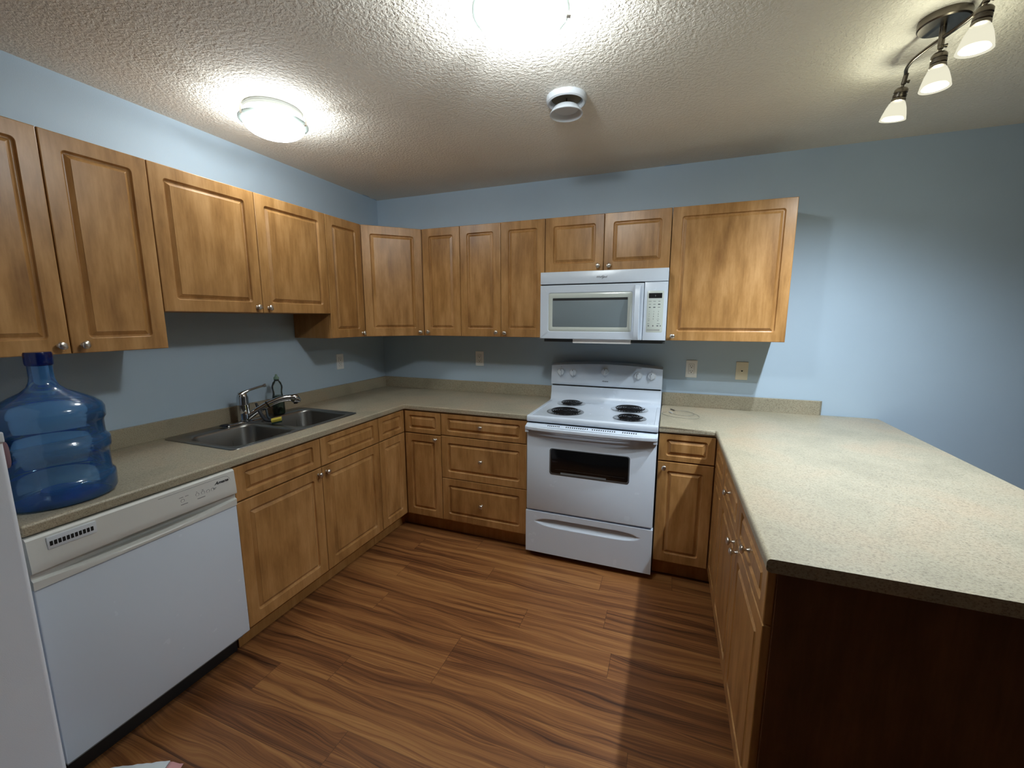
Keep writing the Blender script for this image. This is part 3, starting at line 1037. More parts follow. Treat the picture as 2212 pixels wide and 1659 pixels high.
# vent slots
vt_ = obj('vent_frame', rounded_slab(bmesh.new(), 0.042, 0.156, 0.828, 0.866, -0.6512, -0.6475, 0.002, 0.0006), WHITE_SATIN, cp)
bm = bmesh.new()
for i in range(11):
    x = 0.047 + i * 0.0094
    bx(bm, x, x + 0.0068, -0.6516, -0.6512, 0.838, 0.852)
obj('vent_slots', bm, DARK_GAP, cp)
# thin outline and marks
bm = bmesh.new()
yy = -0.6502
tube(bm, [(0.332, yy + 0.003, 0.8615), (0.57, yy + 0.003, 0.8615), (0.582, yy + 0.003, 0.858), (0.590, yy + 0.002, 0.848), (0.598, yy + 0.0005, 0.81), (0.601, yy - 0.001, 0.79)], 0.0006, 6)
obj('outline', bm, INK, cp)
tilt = (PI / 2 - 0.075, 0, 0)
text('logo', 'Amana', 0.0165, INK_DARK, cp, (0.556, -0.6497, 0.8445), tilt, shear=0.45, xs=1.2, bold=0.02)
def dw_bars(nm, rects):
    for x0, x1, z0, z1 in rects:
        yy_ = -0.652 + (max(0.80, min(0.872, (z0 + z1) / 2)) - 0.80) / 0.072 * 0.0055
        obj(nm, bx(bmesh.new(), x0, x1, yy_ - 0.0005, yy_ + 0.002, z0, z1), INK, cp)
dw_bars('button_print', [(0.398, 0.412, 0.8375, 0.839), (0.418, 0.430, 0.8375, 0.839), (0.400, 0.424, 0.810, 0.812),
                         (0.458, 0.462, 0.838, 0.8395), (0.479, 0.485, 0.838, 0.8395), (0.459, 0.488, 0.810, 0.812),
                         (0.520, 0.534, 0.8275, 0.829), (0.522, 0.530, 0.8235, 0.825)])
for bxx, bz in ((0.408, 0.825), (0.461, 0.828), (0.482, 0.828), (0.501, 0.826), (0.519, 0.826)):
    bm = bmesh.new()
    yy_ = -0.652 + (bz - 0.80) / 0.072 * 0.0055
    for q in range(20):
        pass
    ring_pts = [(bxx + 0.0062 * math.cos(a), yy_, bz + 0.0062 * math.sin(a)) for a in [2 * PI * i / 20 for i in range(21)]]
    tube(bm, ring_pts, 0.00055, 5, caps=False)
    obj('button', bm, INK, cp)
obj('kick_plate', bx(bmesh.new(), 0.012, DW - 0.012, -0.56, -0.545, 0.004, 0.112), BLACK, t)
obj('lower_lip', bx(bmesh.new(), 0.004, DW - 0.03, -0.634, -0.56, 0.113, 0.1215), plain('grey_trim', rgb(120, 126, 128), 0.45), t)

# ------------------------------------------------------------------ fridge
t = empty('refrigerator', (0, -3.255, 0), LW)
tag(t, 'white top-freezer refrigerator at the left edge, beside the dishwasher', 'refrigerator')
FW = 0.758
obj('cabinet', bx(bmesh.new(), 0.004, FW - 0.004, -0.645, -0.04, 0.02, 1.715), FRIDGE, t, bevel=0.006)
obj('freezer_door', bx(bmesh.new(), 0, FW, -0.722, -0.648, 1.222, 1.72), FRIDGE, t, bevel=0.012, seg=4)
d_ = obj('fridge_door', bx(bmesh.new(), 0, FW, -0.722, -0.648, 0.09, 1.2115), FRIDGE, t, bevel=0.012, seg=4)
obj('door_cap', bx(bmesh.new(), FW - 0.05, FW + 0.0015, -0.7245, -0.65, 1.183, 1.2118), WHITE_SATIN, d_, bevel=0.004)
for nm, z0, z1 in (('door_handle', 0.75, 1.15), ('door_handle', 1.27, 1.55)):
    bm = bmesh.new()
    P = smooth_path([(0.05, -0.722, z0), (0.05, -0.762, z0 + 0.03), (0.05, -0.768, (z0 + z1) / 2), (0.05, -0.762, z1 - 0.03), (0.05, -0.722, z1)], 6)
    tube(bm, P, 0.011, 12)
    obj(nm, bm, WHITE_SATIN, t)
obj('base_grille', bx(bmesh.new(), 0.01, FW - 0.01, -0.66, -0.645, 0.012, 0.085), plain('grille_grey', rgb(120, 122, 124), 0.5), t)

# ------------------------------------------------------------------ range
t = empty('electric_range', (XS0, 0, 0))
tag(t, 'white freestanding electric range with four coil burners', 'stove')
RW = XS1 - XS0
obj('body', bx(bmesh.new(), 0.003, RW - 0.003, -0.625, -0.03, 0.03, 0.882), WHITE, t)
for x in (0.05, RW - 0.05):
    for y in (-0.58, -0.08):
        obj('levelling_foot', lathe(bmesh.new(), [(0.02, 0.0), (0.02, 0.03)], 14), BLACK, t, loc=(x, y, 0))
# cooktop: shallow recessed pan swept up into the back
ZT = 0.9205
bm = bmesh.new()
prof = [(-0.657, 0.884), (-0.659, 0.888), (-0.659, ZT - 0.008), (-0.654, ZT - 0.001), (-0.645, ZT + 0.001), (-0.630, ZT), (-0.622, ZT - 0.003),
        (-0.15, ZT - 0.003), (-0.128, ZT + 0.002), (-0.112, ZT + 0.014), (-0.100, 0.975), (-0.094, 1.0235), (-0.035, 1.0235), (-0.035, 0.884)]
extrude_x(bm, prof, 0.0, RW)
ct = obj('cooktop', bm, WHITE, t, bevel=0.003)
for x0 in (0.004, RW - 0.022):
    obj('side_rail', bx(bmesh.new(), x0, x0 + 0.018, -0.64, -0.14, ZT - 0.0035, ZT + 0.0008), WHITE, ct, bevel=0.001)
obj('black_gap', bx(bmesh.new(), 0.008, RW - 0.008, -0.093, -0.04, 1.0237, 1.034), DARK_GAP, t)
# console
bm = bmesh.new()
N = 28
cols = []
for i in range(N + 1):
    x = RW * i / N
    c = 1 - ((x - RW / 2) / (RW / 2)) ** 2
    zt = 1.168 + 0.021 * c
    pr_ = [(-0.036, 1.034), (-0.099, 1.034), (-0.1025, 1.040), (-0.103, 1.060), (-0.092, zt - 0.006), (-0.089, zt), (-0.036, zt + 0.012)]
    cols.append([bm.verts.new((x, y, z)) for y, z in pr_])
for a, b in zip(cols, cols[1:]):
    for j in range(len(a)):
        q = (j + 1) % len(a)
        bm.faces.new((a[j], b[j], b[q], a[q]))
bm.faces.new(cols[0]); bm.faces.new(cols[-1][::-1])
cs = obj('control_console', bm, WHITE, t)
SL = math.atan2(0.011, 0.105)
def console_y(z):
    return -0.103 + (z - 1.06) * 0.011 / 0.105
for kx, kz in ((1.613, 1.124), (1.701, 1.124), (1.924, 1.138), (2.146, 1.121), (2.232, 1.121)):
    bm = bmesh.new()
    Mx = Matrix.Rotation(PI / 2 - SL, 4, 'X')
    lathe(bm, [(0.0285, 0.0), (0.0285, 0.003), (0.0265, 0.005)], 28, Mx, (False, True))
    kd = obj('control_knob', bm, WHITE_SATIN, t, loc=(kx - XS0, console_y(kz) + 0.0005, kz))
    bm = bmesh.new()
    lathe(bm, [(0.0245, 0.004), (0.0235, 0.018), (0.021, 0.021), (0.0, 0.021)], 28, Mx, (False, False))
    gm = bmesh.new()
    rounded_slab(bm, -0.0055, 0.0055, -0.0225, 0.0225, -0.032, -0.018, 0.004, 0.002)
    obj('knob_grip', bm, WHITE_SATIN, kd)
    obj('pointer', bx(bmesh.new(), -0.0017, 0.0017, -0.0326, -0.0312, 0.012, 0.0215), INK_DARK, kd)
    for a in (-60, 0, 60):
        xx, zz = 0.035 * math.sin(R(a)), 0.035 * math.cos(R(a))
        wd_m = 0.004 if a == 0 else 0.0013
        bm = bx(bmesh.new(), xx - wd_m, xx + wd_m, -0.0006 + zz * 0.105, 0.002 + zz * 0.105, zz - 0.0009, zz + 0.0009)
        obj('dial_mark', bm, INK, cs, loc=(kx - XS0, console_y(kz), kz))
    gm.free()
for kx in (1.767, 2.084):
    bm = lathe(bmesh.new(), [(0.0035, 0), (0.003, 0.001), (0.0, 0.001)], 12, Matrix.Rotation(PI / 2 - SL, 4, 'X'))
    obj('indicator_light', bm, INK_DARK, cs, loc=(kx - XS0, console_y(1.157) + 0.0002, 1.157))
    obj('indicator_print', bx(bmesh.new(), -0.011, 0.011, -0.0006, 0.001, 0.0, 0.0018), INK, cs, loc=(kx - XS0, console_y(1.166), 1.166))
lg = text('logo', 'Amana', 0.0125, INK_DARK, cs, (1.926 - XS0, console_y(1.071) - 0.0003, 1.071), (PI / 2 - SL, 0, 0), shear=0.45, xs=1.2, bold=0.02)
# burners
def burner(cx, cy, rp):
    bm = lathe(bmesh.new(), [(rp, -0.001), (rp, 0.0025), (rp - 0.004, 0.0042), (rp - 0.014, 0.0035), (rp - 0.018, 0.0005), (rp - 0.03, -0.0008), (0.0, -0.0012)], 48, None, (False, False))
    dp = obj('drip_pan', bm, DRIP, t, loc=(cx - XS0, cy, ZT - 0.002))
    rc = rp - 0.024
    turns = 5 if rp > 0.1 else 4
    pts = []
    n_ = turns * 30
    for i in range(n_ + 1):
        a = 2 * PI * turns * i / n_
        r = 0.016 + (rc - 0.016) * i / n_
        pts.append((r * math.cos(a), r * math.sin(a), 0.0105))
    bm = bmesh.new()
    tube(bm, pts, 0.0044, 8)
    for a in (0.6, 2.7, 4.8):
        tube(bm, [(0.0, 0.0, 0.0042), (rc * math.cos(a), rc * math.sin(a), 0.0042)], 0.0022, 6)
    cc = obj('coil', bm, COIL, dp)
    return dp
burner(1.738, -0.475, 0.117)
burner(1.716, -0.205, 0.097)
burner(2.112, -0.262, 0.117)
burner(2.135, -0.512, 0.096)
# oven door
bm = rounded_slab(bmesh.new(), 0.004, RW - 0.003, 0.323, 0.862, -0.665, -0.626, 0.006, 0.004)
od = obj('oven_door', bm, WHITE, t)
obj('window_frame', rounded_slab(bmesh.new(), 1.690 - XS0, 2.160 - XS0, 0.567, 0.732, -0.6662, -0.664, 0.016, 0.0008), plain('window_grey_edge', rgb(84, 88, 92), 0.25), od)
wn = obj('window_glass', rounded_slab(bmesh.new(), 1.698 - XS0, 2.153 - XS0, 0.578, 0.728, -0.6668, -0.666, 0.014, 0.0005), OVEN_GLASS, od)
bm = bmesh.new()
bx(bm, 1.725 - XS0, 2.135 - XS0, -0.6671, -0.6667, 0.602, 0.6035)
obj('oven_rack', bm, OVEN_RACK, od)
obj('lower_notch', bx(bmesh.new(), 1.760 - XS0, 2.030 - XS0, -0.6671, -0.6664, 0.5755, 0.5865), plain('notch_grey', rgb(116, 122, 126), 0.3), od)
# vent trim above the handle
bm = bmesh.new()
extrude_x(bm, [(-0.628, 0.8745), (-0.652, 0.8745), (-0.683, 0.8625), (-0.683, 0.850), (-0.628, 0.850)], 0.0, RW)
vtm = obj('vent_trim', bm, WHITE, od, bevel=0.002)
obj('black_gap', bx(bmesh.new(), 0.004, RW - 0.004, -0.640, -0.6255, 0.8748, 0.8845), DARK_GAP, t)
bm = bmesh.new()
yv, zv = -0.6675, 0.8690
for x0, x1, k_ in ((1.679, 1.746, 7), (1.790, 1.914, 11), (1.944, 2.069, 11), (2.114, 2.186, 7)):
    for i in range(k_):
        x = x0 - XS0 + (x1 - x0) * i / (k_ - 1)
        v = [bm.verts.new((x + a, yv + b, zv + b * 0.387 + 0.0006)) for a, b in ((-0.0028, -0.0045), (0.0028, -0.0045), (0.0028, 0.0045), (-0.0028, 0.0045))]
        u = [bm.verts.new(q.co + Vector((0, 0, -0.001))) for q in v]
        bm.faces.new(v); bm.faces.new(u[::-1])
        for a in range(4):
            b = (a + 1) % 4
            bm.faces.new((v[a], u[a], u[b], v[b]))
obj('vent_slots', bm, DARK_GAP, od)
# bowed full-width handle
bm = bmesh.new()
N = 40
cols = []
for i in range(N + 1):
    x = 0.0 + RW * i / N
    s = (x - RW / 2) / (RW / 2)
    c = max(0.0, 1 - s ** 4)
    yo = -0.690 - 0.022 * c
    z1 = 0.8625
    z0 = 0.838 - 0.0 * c
    th = 0.020
    pr_ = [(yo + th, z1 - 0.002), (yo + 0.006, z1), (yo + 0.001, z1 - 0.004), (yo, (z0 + z1) / 2), (yo + 0.001, z0 + 0.004), (yo + 0.006, z0), (yo + th, z0 + 0.002)]
    cols.append([bm.verts.new((x, y, z)) for y, z in pr_])
for a, b in zip(cols, cols[1:]):
    for j in range(len(a)):
        q = (j + 1) % len(a)
        bm.faces.new((a[j], b[j], b[q], a[q]))
bm.faces.new(cols[0]); bm.faces.new(cols[-1][::-1])
for x0, x1 in ((0.0, 0.022), (RW - 0.022, RW)):
    bx(bm, x0, x1, -0.688, -0.664, 0.824, 0.862)
obj('oven_handle', bm, WHITE, od)
# storage drawer with a lens-shaped finger grip
bm = bmesh.new()
N = 60
zt0, zb0 = 0.312, 0.040
x0g, x1g = 1.606 - XS0, 2.227 - XS0
zs_ = [0.040, 0.10, 0.16, 0.205] + [0.216 + 0.0025 * q for q in range(26)] + [0.290, 0.312]
grid = []
for i in range(N + 1):
    x = RW * i / N
    s = (x - (x0g + x1g) / 2) / ((x1g - x0g) / 2)
    row = []
    for z in zs_:
        y = -0.665
        if abs(s) < 1:
            hh = 0.0275 * (1 - abs(s) ** 7)
            zc_ = 0.2475
            up = zc_ + 0.45 * hh            # deepest line of the finger groove
            if zc_ - hh < z < up:
                y += 0.030 * (1 - abs(s) ** 7) * (z - (zc_ - hh)) / (up - (zc_ - hh))
            elif up <= z < zc_ + hh:
                y += 0.030 * (1 - abs(s) ** 7) * ((zc_ + hh) - z) / ((zc_ + hh) - up)
        row.append(bm.verts.new((x, y, z)))
    grid.append(row)
for a, b in zip(grid, grid[1:]):
    for j in range(len(a) - 1):
        bm.faces.new((a[j], b[j], b[j + 1], a[j + 1]))
bk = [[bm.verts.new((x, -0.627, z)) for z in (zb0, zt0)] for x in (0.0, RW)]
bm.faces.new([g[0] for g in grid] + [bk[1][0], bk[0][0]])
bm.faces.new([g[-1] for g in grid][::-1] + [bk[0][1], bk[1][1]])
bm.faces.new(grid[0] + [bk[0][1], bk[0][0]])
bm.faces.new(grid[-1][::-1] + [bk[1][0], bk[1][1]])
bm.faces.new((bk[0][0], bk[0][1], bk[1][1], bk[1][0]))
obj('storage_drawer', bm, WHITE, t)

# ------------------------------------------------------------------ microwave
t = empty('microwave', (1.546, 0, 0))
tag(t, 'white over-the-range microwave mounted under the small wall cabinet', 'microwave')
MW = 0.762
MB, MT, MF = 1.376, 1.7895, -0.416
def mx(x):
    return x - 1.546
obj('case', bx(bmesh.new(), 0.003, MW - 0.003, -0.385, -0.003, MB + 0.002, MT - 0.002), WHITE_SATIN, t)
obj('top_grille_panel', rounded_slab(bmesh.new(), 0, MW, 1.7155, MT, MF, -0.384, 0.003, 0.003), WHITE, t)
gp = obj('seam', bx(bmesh.new(), 0.004, MW - 0.004, -0.405, -0.384, 1.7085, 1.7152), DARK_GAP, t)
# door: frame with recessed window
bm = bmesh.new()
def mr_(x0, x1, z0, z1, r, y):
    return [(x, y, z) for x, z in rrect(x0, x1, z0, z1, r, 6)]
dx1 = mx(2.1755)
rings = [mr_(0, dx1, MB, 1.7085, 0.002, -0.386), mr_(0, dx1, MB, 1.7085, 0.002, MF + 0.003), mr_(0.003, dx1 - 0.003, MB + 0.003, 1.7055, 0.002, MF),
         mr_(mx(1.5965), mx(2.1165), 1.4195, 1.6635, 0.016, MF), mr_(mx(1.6005), mx(2.1125), 1.4235, 1.6595, 0.012, MF + 0.004)]
loft(bm, rings, cap1=True)
dr = obj('door', bm, WHITE, t)
obj('window_bezel', loft(bmesh.new(), [mr_(mx(1.6005), mx(2.1125), 1.4235, 1.6595, 0.012, MF + 0.0035), mr_(mx(1.602), mx(2.111), 1.425, 1.658, 0.011, MF + 0.0025),
     mr_(mx(1.6255), mx(2.0885), 1.4495, 1.6305, 0.006, MF + 0.0025), mr_(mx(1.627), mx(2.087), 1.451, 1.629, 0.005, MF + 0.0034)], True, True), BEZEL, dr)
wd_ = obj('window_glass', rounded_slab(bmesh.new(), mx(1.6265), mx(2.0875), 1.4505, 1.6295, MF + 0.0026, MF + 0.0036, 0.005, 0.0003), MICRO_GLASS, dr)
obj('painted_header_shade', bx(bmesh.new(), mx(1.6285), mx(2.0855), MF + 0.0022, MF + 0.0028, 1.614, 1.6285), MICRO_SHADE, dr)  # recess shade along the window top, painted as a dark strip
# bowed handle
bm = bmesh.new()
N = 24
cols = []
for i in range(N + 1):
    u = i / N
    z = MB + 0.002 + (1.697 - MB - 0.002) * u
    c = math.sin(PI * u) ** 0.6 if 0 < u < 1 else 0.0
    yo = MF - 0.004 - 0.030 * c
    x0, x1 = mx(2.124), mx(2.158)
    cols.append([bm.verts.new(p) for p in ((x0, yo + 0.004 + 0.006 * c, z), (x0 + 0.004, yo, z), (x1 - 0.004, yo, z), (x1, yo + 0.004 + 0.006 * c, z), (x1 - 0.006, yo + 0.012, z), (x0 + 0.006, yo + 0.012, z))])
for a, b in zip(cols, cols[1:]):
    for j in range(len(a)):
        q = (j + 1) % len(a)
        bm.faces.new((a[j], b[j], b[q], a[q]))
bm.faces.new(cols[0]); bm.faces.new(cols[-1][::-1])
obj('door_handle', bm, WHITE, dr)
# control side
cpn = obj('control_panel', rounded_slab(bmesh.new(), mx(2.1785), MW, MB, 1.7125, MF, -0.384, 0.002, 0.003), WHITE, t)
kp = obj('keypad', rounded_slab(bmesh.new(), mx(2.196), mx(2.288), 1.4225, 1.6625, MF - 0.0006, MF + 0.001, 0.008, 0.0005), BEZEL, cpn)
obj('display', bx(bmesh.new(), mx(2.2045), mx(2.278), MF - 0.0012, MF - 0.0004, 1.620, 1.649), BLACK, cpn)
obj('display_digit', bx(bmesh.new(), mx(2.2405), mx(2.2425), MF - 0.0014, MF - 0.0011, 1.630, 1.638), KEYBAR, cpn)
def marks(nm, rects, mat):
    for x, z, w_, h_ in rects:
        obj(nm, bx(bmesh.new(), mx(x) - w_ / 2, mx(x) + w_ / 2, MF - 0.0010, MF - 0.0004, z - h_ / 2, z + h_ / 2), mat, cpn)
cx_ = (2.213, 2.238, 2.264)
marks('key_print', [(cx_[0], 1.602, .016, .002), (cx_[1], 1.602, .014, .002), (cx_[2], 1.602, .012, .002), (cx_[0], 1.585, .011, .002), (cx_[1], 1.585, .014, .002), (cx_[2], 1.585, .013, .005),
                    (cx_[0], 1.568, .010, .005), (cx_[1], 1.568, .012, .005), (cx_[2], 1.568, .014, .002), (cx_[0] - .004, 1.473, .012, .002), (cx_[2], 1.473, .016, .002),
                    (cx_[0] - .003, 1.461, .008, .006), (cx_[1] - .003, 1.461, .006, .008), (cx_[2] - .004, 1.461, .011, .005), (cx_[2] + .012, 1.461, .005, .007)], INK)
k_ = 0
for rz_ in (1.543, 1.529, 1.515):
    for x in cx_:
        k_ += 1
        text('key_number', str(k_), 0.0085, INK_DARK, cpn, (mx(x) - 0.002, MF - 0.0008, rz_), FRONT)
text('key_number', '0', 0.0085, INK_DARK, cpn, (mx(cx_[1]) - 0.003, MF - 0.0008, 1.500), FRONT)
for x in (cx_[0] - 0.003, cx_[2] - 0.003):
    bm = bmesh.new()
    tube(bm, [(mx(x) + 0.005 * math.cos(2 * PI * i / 16), MF - 0.0008, 1.499 + 0.005 * math.sin(2 * PI * i / 16)) for i in range(17)], 0.0005, 5, caps=False)
    bx(bm, mx(x) - 0.004, mx(x) + 0.004, MF - 0.0010, MF - 0.0004, 1.489, 1.4905)
    obj('round_key', bm, INK, cpn)
marks('long_key', [(2.237, 1.4365, .072, .010)], KEYBAR)
# script emblem with a ring swash
em = text('logo', 'Whirlpool', 0.0175, INK, t, (mx(1.928), MF - 0.0004, 1.7505), FRONT, shear=0.35, xs=0.88, bold=0.012)
bm = bmesh.new()
P = [(0.012 + 0.013 * math.cos(a) * 0.6 + 0.004 * math.sin(a), 0, 0.0105 * math.sin(a)) for a in [R(q) for q in range(-95, 215, 12)]]
tube(bm, [(mx(1.922) + x, MF - 0.0005, 1.7490 + z) for x, y, z in P], 0.0007, 6)
obj('logo_swash', bm, INK, t)
# underside
obj('under_plate', bx(bmesh.new(), 0.02, MW - 0.004, -0.383, -0.02, MB - 0.020, MB + 0.001), plain('under_grey', rgb(64, 68, 70), 0.5), t)
obj('lamp_lens', bx(bmesh.new(), 0.21, 0.565, -0.392, -0.30, MB - 0.026, MB - 0.0005), CREAM, t)

# ------------------------------------------------------------------ outlets
def outlet(label, loc, rz, kind='duplex', name='wall_outlet', cat='outlet', mat=CREAM):
    t = empty(name, loc, rz)
    tag(t, label, cat, 'wall plates above the counters')
    pl = obj('cover_plate', rounded_slab(bmesh.new(), -0.035, 0.035, -0.0575, 0.0575, -0.0062, -0.0003, 0.004, 0.0025), mat, t)
    bm = bmesh.new()
    for z in (-0.048, 0.048):
        lathe(bm, [(0.0032, 0), (0.0026, 0.0009), (0, 0.001)], 12, Matrix.Translation((0, -0.0062, z)) @ Matrix.Rotation(PI / 2, 4, 'X'))
    obj('screws', bm, mat, t)
    if kind == 'duplex':
        bm = bmesh.new()
        tube(bm, [(x, -0.0062, z) for x, z in rrect(-0.0168, 0.0168, -0.0335, 0.0335, 0.002, 2) + [(0.0168, 0.0315)]], 0.0006, 5, caps=False)
        obj('insert_seam', bm, INK, t)
        ins = obj('receptacle', rounded_slab(bmesh.new(), -0.0163, 0.0163, -0.033, 0.033, -0.0076, -0.006, 0.002, 0.0006), mat, t)
        bm = bmesh.new()
        for zc in (0.0165, -0.0165):
            bx(bm, -0.0078, -0.0056, -0.0079, -0.0075, zc, zc + 0.0085)
            bx(bm, 0.0056, 0.0078, -0.0079, -0.0075, zc + 0.0008, zc + 0.0078)
            lathe(bm, [(0.0029, 0), (0.0029, 0.0004)], 12, Matrix.Translation((0, -0.0076, zc - 0.0065)) @ Matrix.Rotation(PI / 2, 4, 'X'))
        obj('slots', bm, DARK_GAP, ins)
    else:
        j = obj('jack', rounded_slab(bmesh.new(), -0.008, 0.008, -0.0075, 0.0085, -0.0075, -0.006, 0.002, 0.0006), mat, t)
        bm = prism(bmesh.new(), [(-0.0055, 0.0045), (-0.0055, 0.001), (-0.0025, -0.004), (0.0025, -0.004), (0.0055, 0.001), (0.0055, 0.0045)], 0, 0.0004)
        for v in bm.verts:
            v.co = Vector((v.co.x, -0.0075 - v.co.z, v.co.y))
        obj('jack_opening', bm, DARK_GAP, j)
    return t
outlet('white wall outlet on the left wall, near the corner', (0, -0.529, 1.181), LW)
outlet('white wall outlet on the back wall, left of the range', (0.922, 0, 1.188), 0)
outlet('white wall outlet on the back wall, just right of the range', (2.478, 0, 1.171), 0)
outlet('cream phone jack plate on the back wall, nearest the peninsula', (2.777, 0, 1.170), 0, 'phone', 'phone_jack', 'phone jack', JACK)

# ------------------------------------------------------------------ cable on the right counter
t = empty('charging_cable', (2.43, -0.28, ZC))
tag(t, 'thin grey charging cable coiled on the countertop right of the range', 'cable')
def cpt(x, y, z=0.0022):
    return (x - 2.43, y + 0.28, z)
bm = bmesh.new()
raw = [cpt(2.378, -0.198), cpt(2.425, -0.182), cpt(2.472, -0.205), cpt(2.497, -0.250), cpt(2.49, -0.300, 0.004), cpt(2.455, -0.332, 0.004), cpt(2.405, -0.322), cpt(2.372, -0.290)]
tube(bm, smooth_path(raw, 8), 0.0012, 8)
raw = [cpt(2.378, -0.198, 0.0045), cpt(2.45, -0.215, 0.005), cpt(2.505, -0.275, 0.0045), cpt(2.524, -0.342), cpt(2.493, -0.396), cpt(2.42, -0.398), cpt(2.352, -0.369), cpt(2.318, -0.325), cpt(2.314, -0.285), cpt(2.338, -0.258)]
tube(bm, smooth_path(raw, 8), 0.0012, 8)
obj('cord', bm, CABLE, t)
bm = bmesh.new()
tube(bm, [cpt(2.384, -0.203, 0.0045), cpt(2.362, -0.168, 0.0045)], 0.0032, 10)
obj('plug', bm, plain('dark_plug', rgb(74, 70, 62), 0.4), t)
bm = bmesh.new()
tube(bm, [cpt(2.372, -0.292, 0.0045), cpt(2.356, -0.262, 0.0045)], 0.0045, 12)
obj('metal_plug', bm, plain('bright_plug', rgb(226, 226, 222), 0.2, metal=0.6), t)

# ------------------------------------------------------------------ paper packet on the floor
t = empty('paper_bag', (0.83, -2.303, 0), math.atan2(0.073, 0.138))
tag(t, 'crumpled white paper bag with pink end flap lying on the floor', 'bag')
bm = bmesh.new()
N = 14
top = []
for i in range(N + 1):
    row = []
    for j in range(N + 1):
        x = -(0.2 - 0.085 * (1 - j / N)) * (1 - i / N)
        y = -0.26 + 0.26 * j / N
        ed = min(i, N - i, j, N - j) / (N / 2)
        z = 0.027 + 0.006 * min(1, ed * 2.2) + 0.0022 * math.sin(i * 2.1 + j * 1.3) * math.sin(j * 1.7 - i * 0.6)
        row.append(bm.verts.new((x, y, z)))
    top.append(row)
for a, b in zip(top, top[1:]):
    for j in range(N):
        bm.faces.new((a[j], b[j], b[j + 1], a[j + 1]))
edge = [top[i][0] for i in range(N)] + [top[N][j] for j in range(N)] + [top[i][N] for i in range(N, 0, -1)] + [top[0][j] for j in range(N, 0, -1)]
low = [bm.verts.new((v.co.x, v.co.y, 0.001)) for v in edge]
for i in range(len(edge)):
    j = (i + 1) % len(edge)
    bm.faces.new((edge[i], edge[j], low[j], low[i]))
bm.faces.new(low)
obj('bag_body', bm, PAPER, t)
bm = bmesh.new()
rows = []
for i in range(5):
    rows.append([bm.verts.new((0.002 + 0.010 * i, y, 0.0265 - 0.0035 * i + 0.002 * math.sin(i * 1.7))) for y in (-0.25, -0.17, -0.08, -0.004)])
for a, b in zip(rows, rows[1:]):
    for j in range(3):
        bm.faces.new((a[j], b[j], b[j + 1], a[j + 1]))
fl_ = obj('end_flap', bm, PINK, t)
so = fl_.modifiers.new('thickness', 'SOLIDIFY'); so.thickness = 0.0016
fl_['label'] = 'pink end flap'

# ------------------------------------------------------------------ ceiling domes
def dome(label, x, y, mat, watts):
    t = empty('ceiling_light', (x, y, H))
    tag(t, label, 'ceiling light', 'flush dome ceiling lights')
    pan = obj('mounting_pan', lathe(bmesh.new(), [(0.122, -0.0003), (0.124, -0.003), (0.124, -0.007), (0.1225, -0.009), (0.124, -0.011), (0.124, -0.022), (0.0, -0.024)], 56, None, (True, False)), LAMP_PAN, t)
    rr = 0.147
    bm = lathe(bmesh.new(), [(rr, -0.054), (rr - 0.0005, -0.058), (rr - 0.012, -0.064), (0.1296, -0.0683), (0.1296, -0.0643), (rr - 0.012, -0.060), (rr - 0.002, -0.054), (rr, -0.054)], 56, None, (False, False))
    obj('glass_rim', bm, RIM_GLASS, t)
    prof = []
    for i in range(9):
        a = R(90) * i / 8
        prof.append((0.1294 * math.cos(a) if i < 8 else 0.0, -0.066 - 0.056 * math.sin(a)))
    obj('glass_bowl', lathe(bmesh.new(), prof, 40, None, (False, False)), mat, t)
    ld = bpy.data.lights.new('dome_bulb', 'POINT')
    ld.energy = watts
    ld.color = LAMP_COL
    ld.shadow_soft_size = 0.035
    lo = bpy.data.objects.new('dome_bulb', ld)
    COL.objects.link(lo)
    lo.parent = t
    lo.location = (0, 0, -0.080)
    for k in range(3):
        a = R(-100 + 120 * k)
        bm = bmesh.new()
        bx(bm, -0.007, 0.007, -0.0015, 0.0015, -0.066, -0.03)
        bx(bm, -0.007, 0.007, -0.012, 0.0015, -0.0685, -0.066)
        o = obj('clip', bm, NICKEL, t, loc=((rr + 0.002) * math.cos(a), (rr + 0.002) * math.sin(a), 0), rot=(0, 0, a - PI / 2), bevel=0.0006)
    return t
dome('lit flush dome ceiling light nearest the camera, cut by the top of the photo', 1.860, -1.685, DOME_GLASS_A, BULB_A)
dome('lit flush dome ceiling light over the sink side, wholly in view', 0.537, -1.419, DOME_GLASS_B, BULB_B)

# ------------------------------------------------------------------ ceiling air vent
t = empty('ceiling_vent', (1.848, -1.045, H))
tag(t, 'round white plastic air vent with cone disc on the ceiling', 'vent')
obj('collar', lathe(bmesh.new(), [(0.0885, -0.0003), (0.0895, -0.010), (0.086, -0.022), (0.079, -0.026), (0.072, -0.022), (0.066, -0.004)], 48, None, (True, False)), WHITE_SATIN, t)
obj('throat', lathe(bmesh.new(), [(0.066, -0.006), (0.0, -0.005)], 32, None, (False, False)), plain('vent_throat', rgb(120, 112, 92), 0.7), t)
obj('cone_disc', lathe(bmesh.new(), [(0.050, -0.040), (0.056, -0.044), (0.072, -0.066), (0.0735, -0.070), (0.0705, -0.0712), (0.067, -0.0690), (0.052, -0.050), (0.0, -0.047)], 48, None, (True, False)), WHITE_SATIN, t)
obj('spindle', lathe(bmesh.new(), [(0.003, -0.04), (0.003, -0.005)], 10), NICKEL_DARK, t)

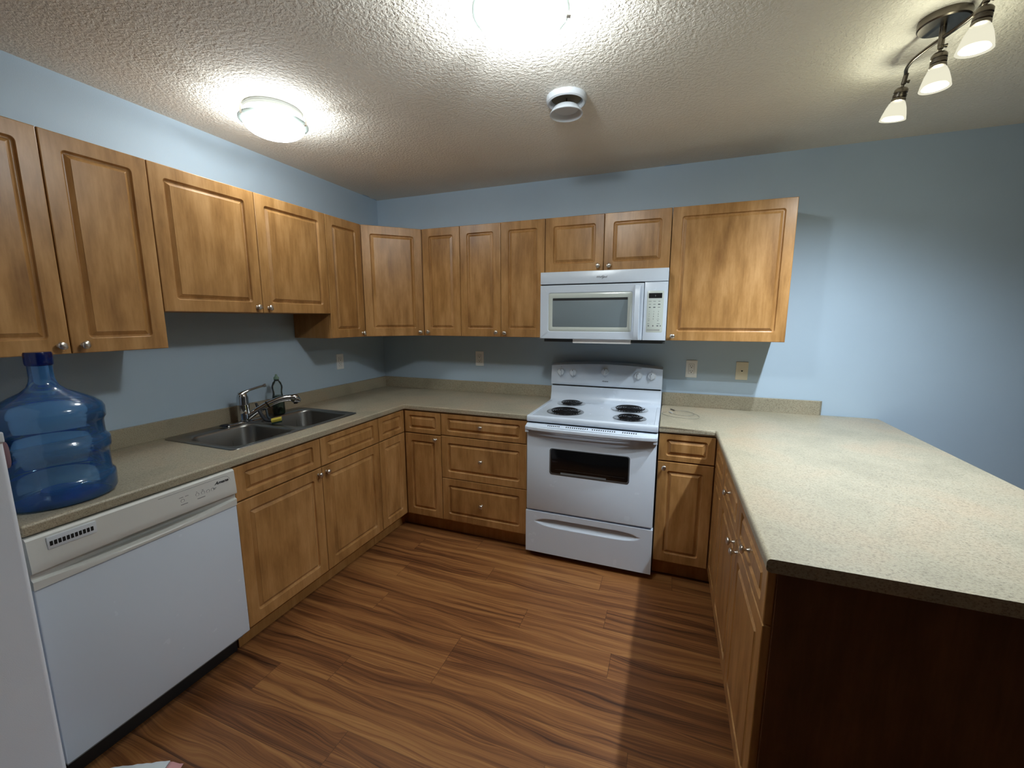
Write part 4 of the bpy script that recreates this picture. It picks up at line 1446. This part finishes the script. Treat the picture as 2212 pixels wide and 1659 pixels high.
# ------------------------------------------------------------------ track light
t = empty('track_light', (3.108, -1.10, H))
tag(t, 'brushed nickel ceiling fitting with three lit spotlights on a curved bar', 'track light')
obj('canopy', lathe(bmesh.new(), [(0.064, -0.0003), (0.0655, -0.003), (0.0655, -0.022), (0.062, -0.026), (0.0, -0.027)], 48, None, (True, False)), NICKEL_DARK, t)
ZB = -0.062
P = smooth_path([(-0.004, 0.215, ZB), (-0.020, 0.17, ZB), (-0.026, 0.11, ZB), (-0.014, 0.045, ZB), (0.0, 0.0, ZB), (0.014, -0.045, ZB), (0.026, -0.11, ZB), (0.018, -0.17, ZB), (0.0, -0.219, ZB)], 8)
obj('curved_bar', tube(bmesh.new(), P, 0.0058, 12), NICKEL_DARK, t)
obj('stem', lathe(bmesh.new(), [(0.0085, -0.026), (0.0085, -0.085)], 16), NICKEL_DARK, t)
heads = [((-0.004, 0.215), (10.0, 6.0)), ((0.0, 0.0), (0.0, 0.0)), ((0.0, -0.219), (2.0, 4.0))]
for (hx, hy), (tx, ty) in heads:
    # tilt: tx tips the mouth towards +y, ty towards -x
    hd = obj('spot_arm', lathe(bmesh.new(), [(0.0075, 0.010), (0.0075, -0.024), (0.0045, -0.026), (0.0045, -0.036)], 14), NICKEL_DARK, t, loc=(hx, hy, ZB - 0.008), rot=(R(tx), R(ty), 0))
    obj('thumb_screw', lathe(bmesh.new(), [(0.003, 0.006), (0.006, 0.016), (0.0, 0.017)], 10, Matrix.Rotation(PI / 2, 4, 'Y')), NICKEL_DARK, hd, loc=(0, 0, -0.016))
    obj('lamp_socket', lathe(bmesh.new(), [(0.006, -0.033), (0.016, -0.036), (0.0205, -0.042), (0.021, -0.052), (0.0185, -0.0535), (0.0185, -0.056), (0.021, -0.058), (0.021, -0.066), (0.019, -0.068), (0.0215, -0.071), (0.022, -0.078), (0.019, -0.080)], 28, None, (True, True)), NICKEL_DARK, hd)
    obj('lamp_shade', lathe(bmesh.new(), [(0.0195, -0.0785), (0.0245, -0.086), (0.031, -0.102), (0.037, -0.124), (0.0405, -0.142), (0.0388, -0.142), (0.0353, -0.124), (0.0295, -0.103), (0.023, -0.088)], 36, None, (False, False)), SHADE, hd)
    obj('bulb_face', lathe(bmesh.new(), [(0.030, -0.132), (0.0335, -0.138), (0.030, -0.1395), (0.0, -0.1405)], 28, None, (True, False)), BULB, hd)
    ld = bpy.data.lights.new('spot_bulb', 'SPOT')
    ld.energy = SPOT_W
    ld.color = (0.82, 0.92, 1.0)
    ld.spot_size = R(148)
    ld.spot_blend = 1.0
    ld.shadow_soft_size = 0.012
    lo = bpy.data.objects.new('spot_bulb', ld)
    COL.objects.link(lo)
    lo.parent = hd
    lo.location = (0, 0, -0.144)
    ld = bpy.data.lights.new('spot_bulb_side', 'POINT')
    ld.energy = SHADE_W
    ld.color = (0.95, 0.98, 0.95)
    ld.shadow_soft_size = 0.012
    lo = bpy.data.objects.new('spot_bulb_side', ld)
    COL.objects.link(lo)
    lo.parent = hd
    lo.location = (0, 0, -0.112)
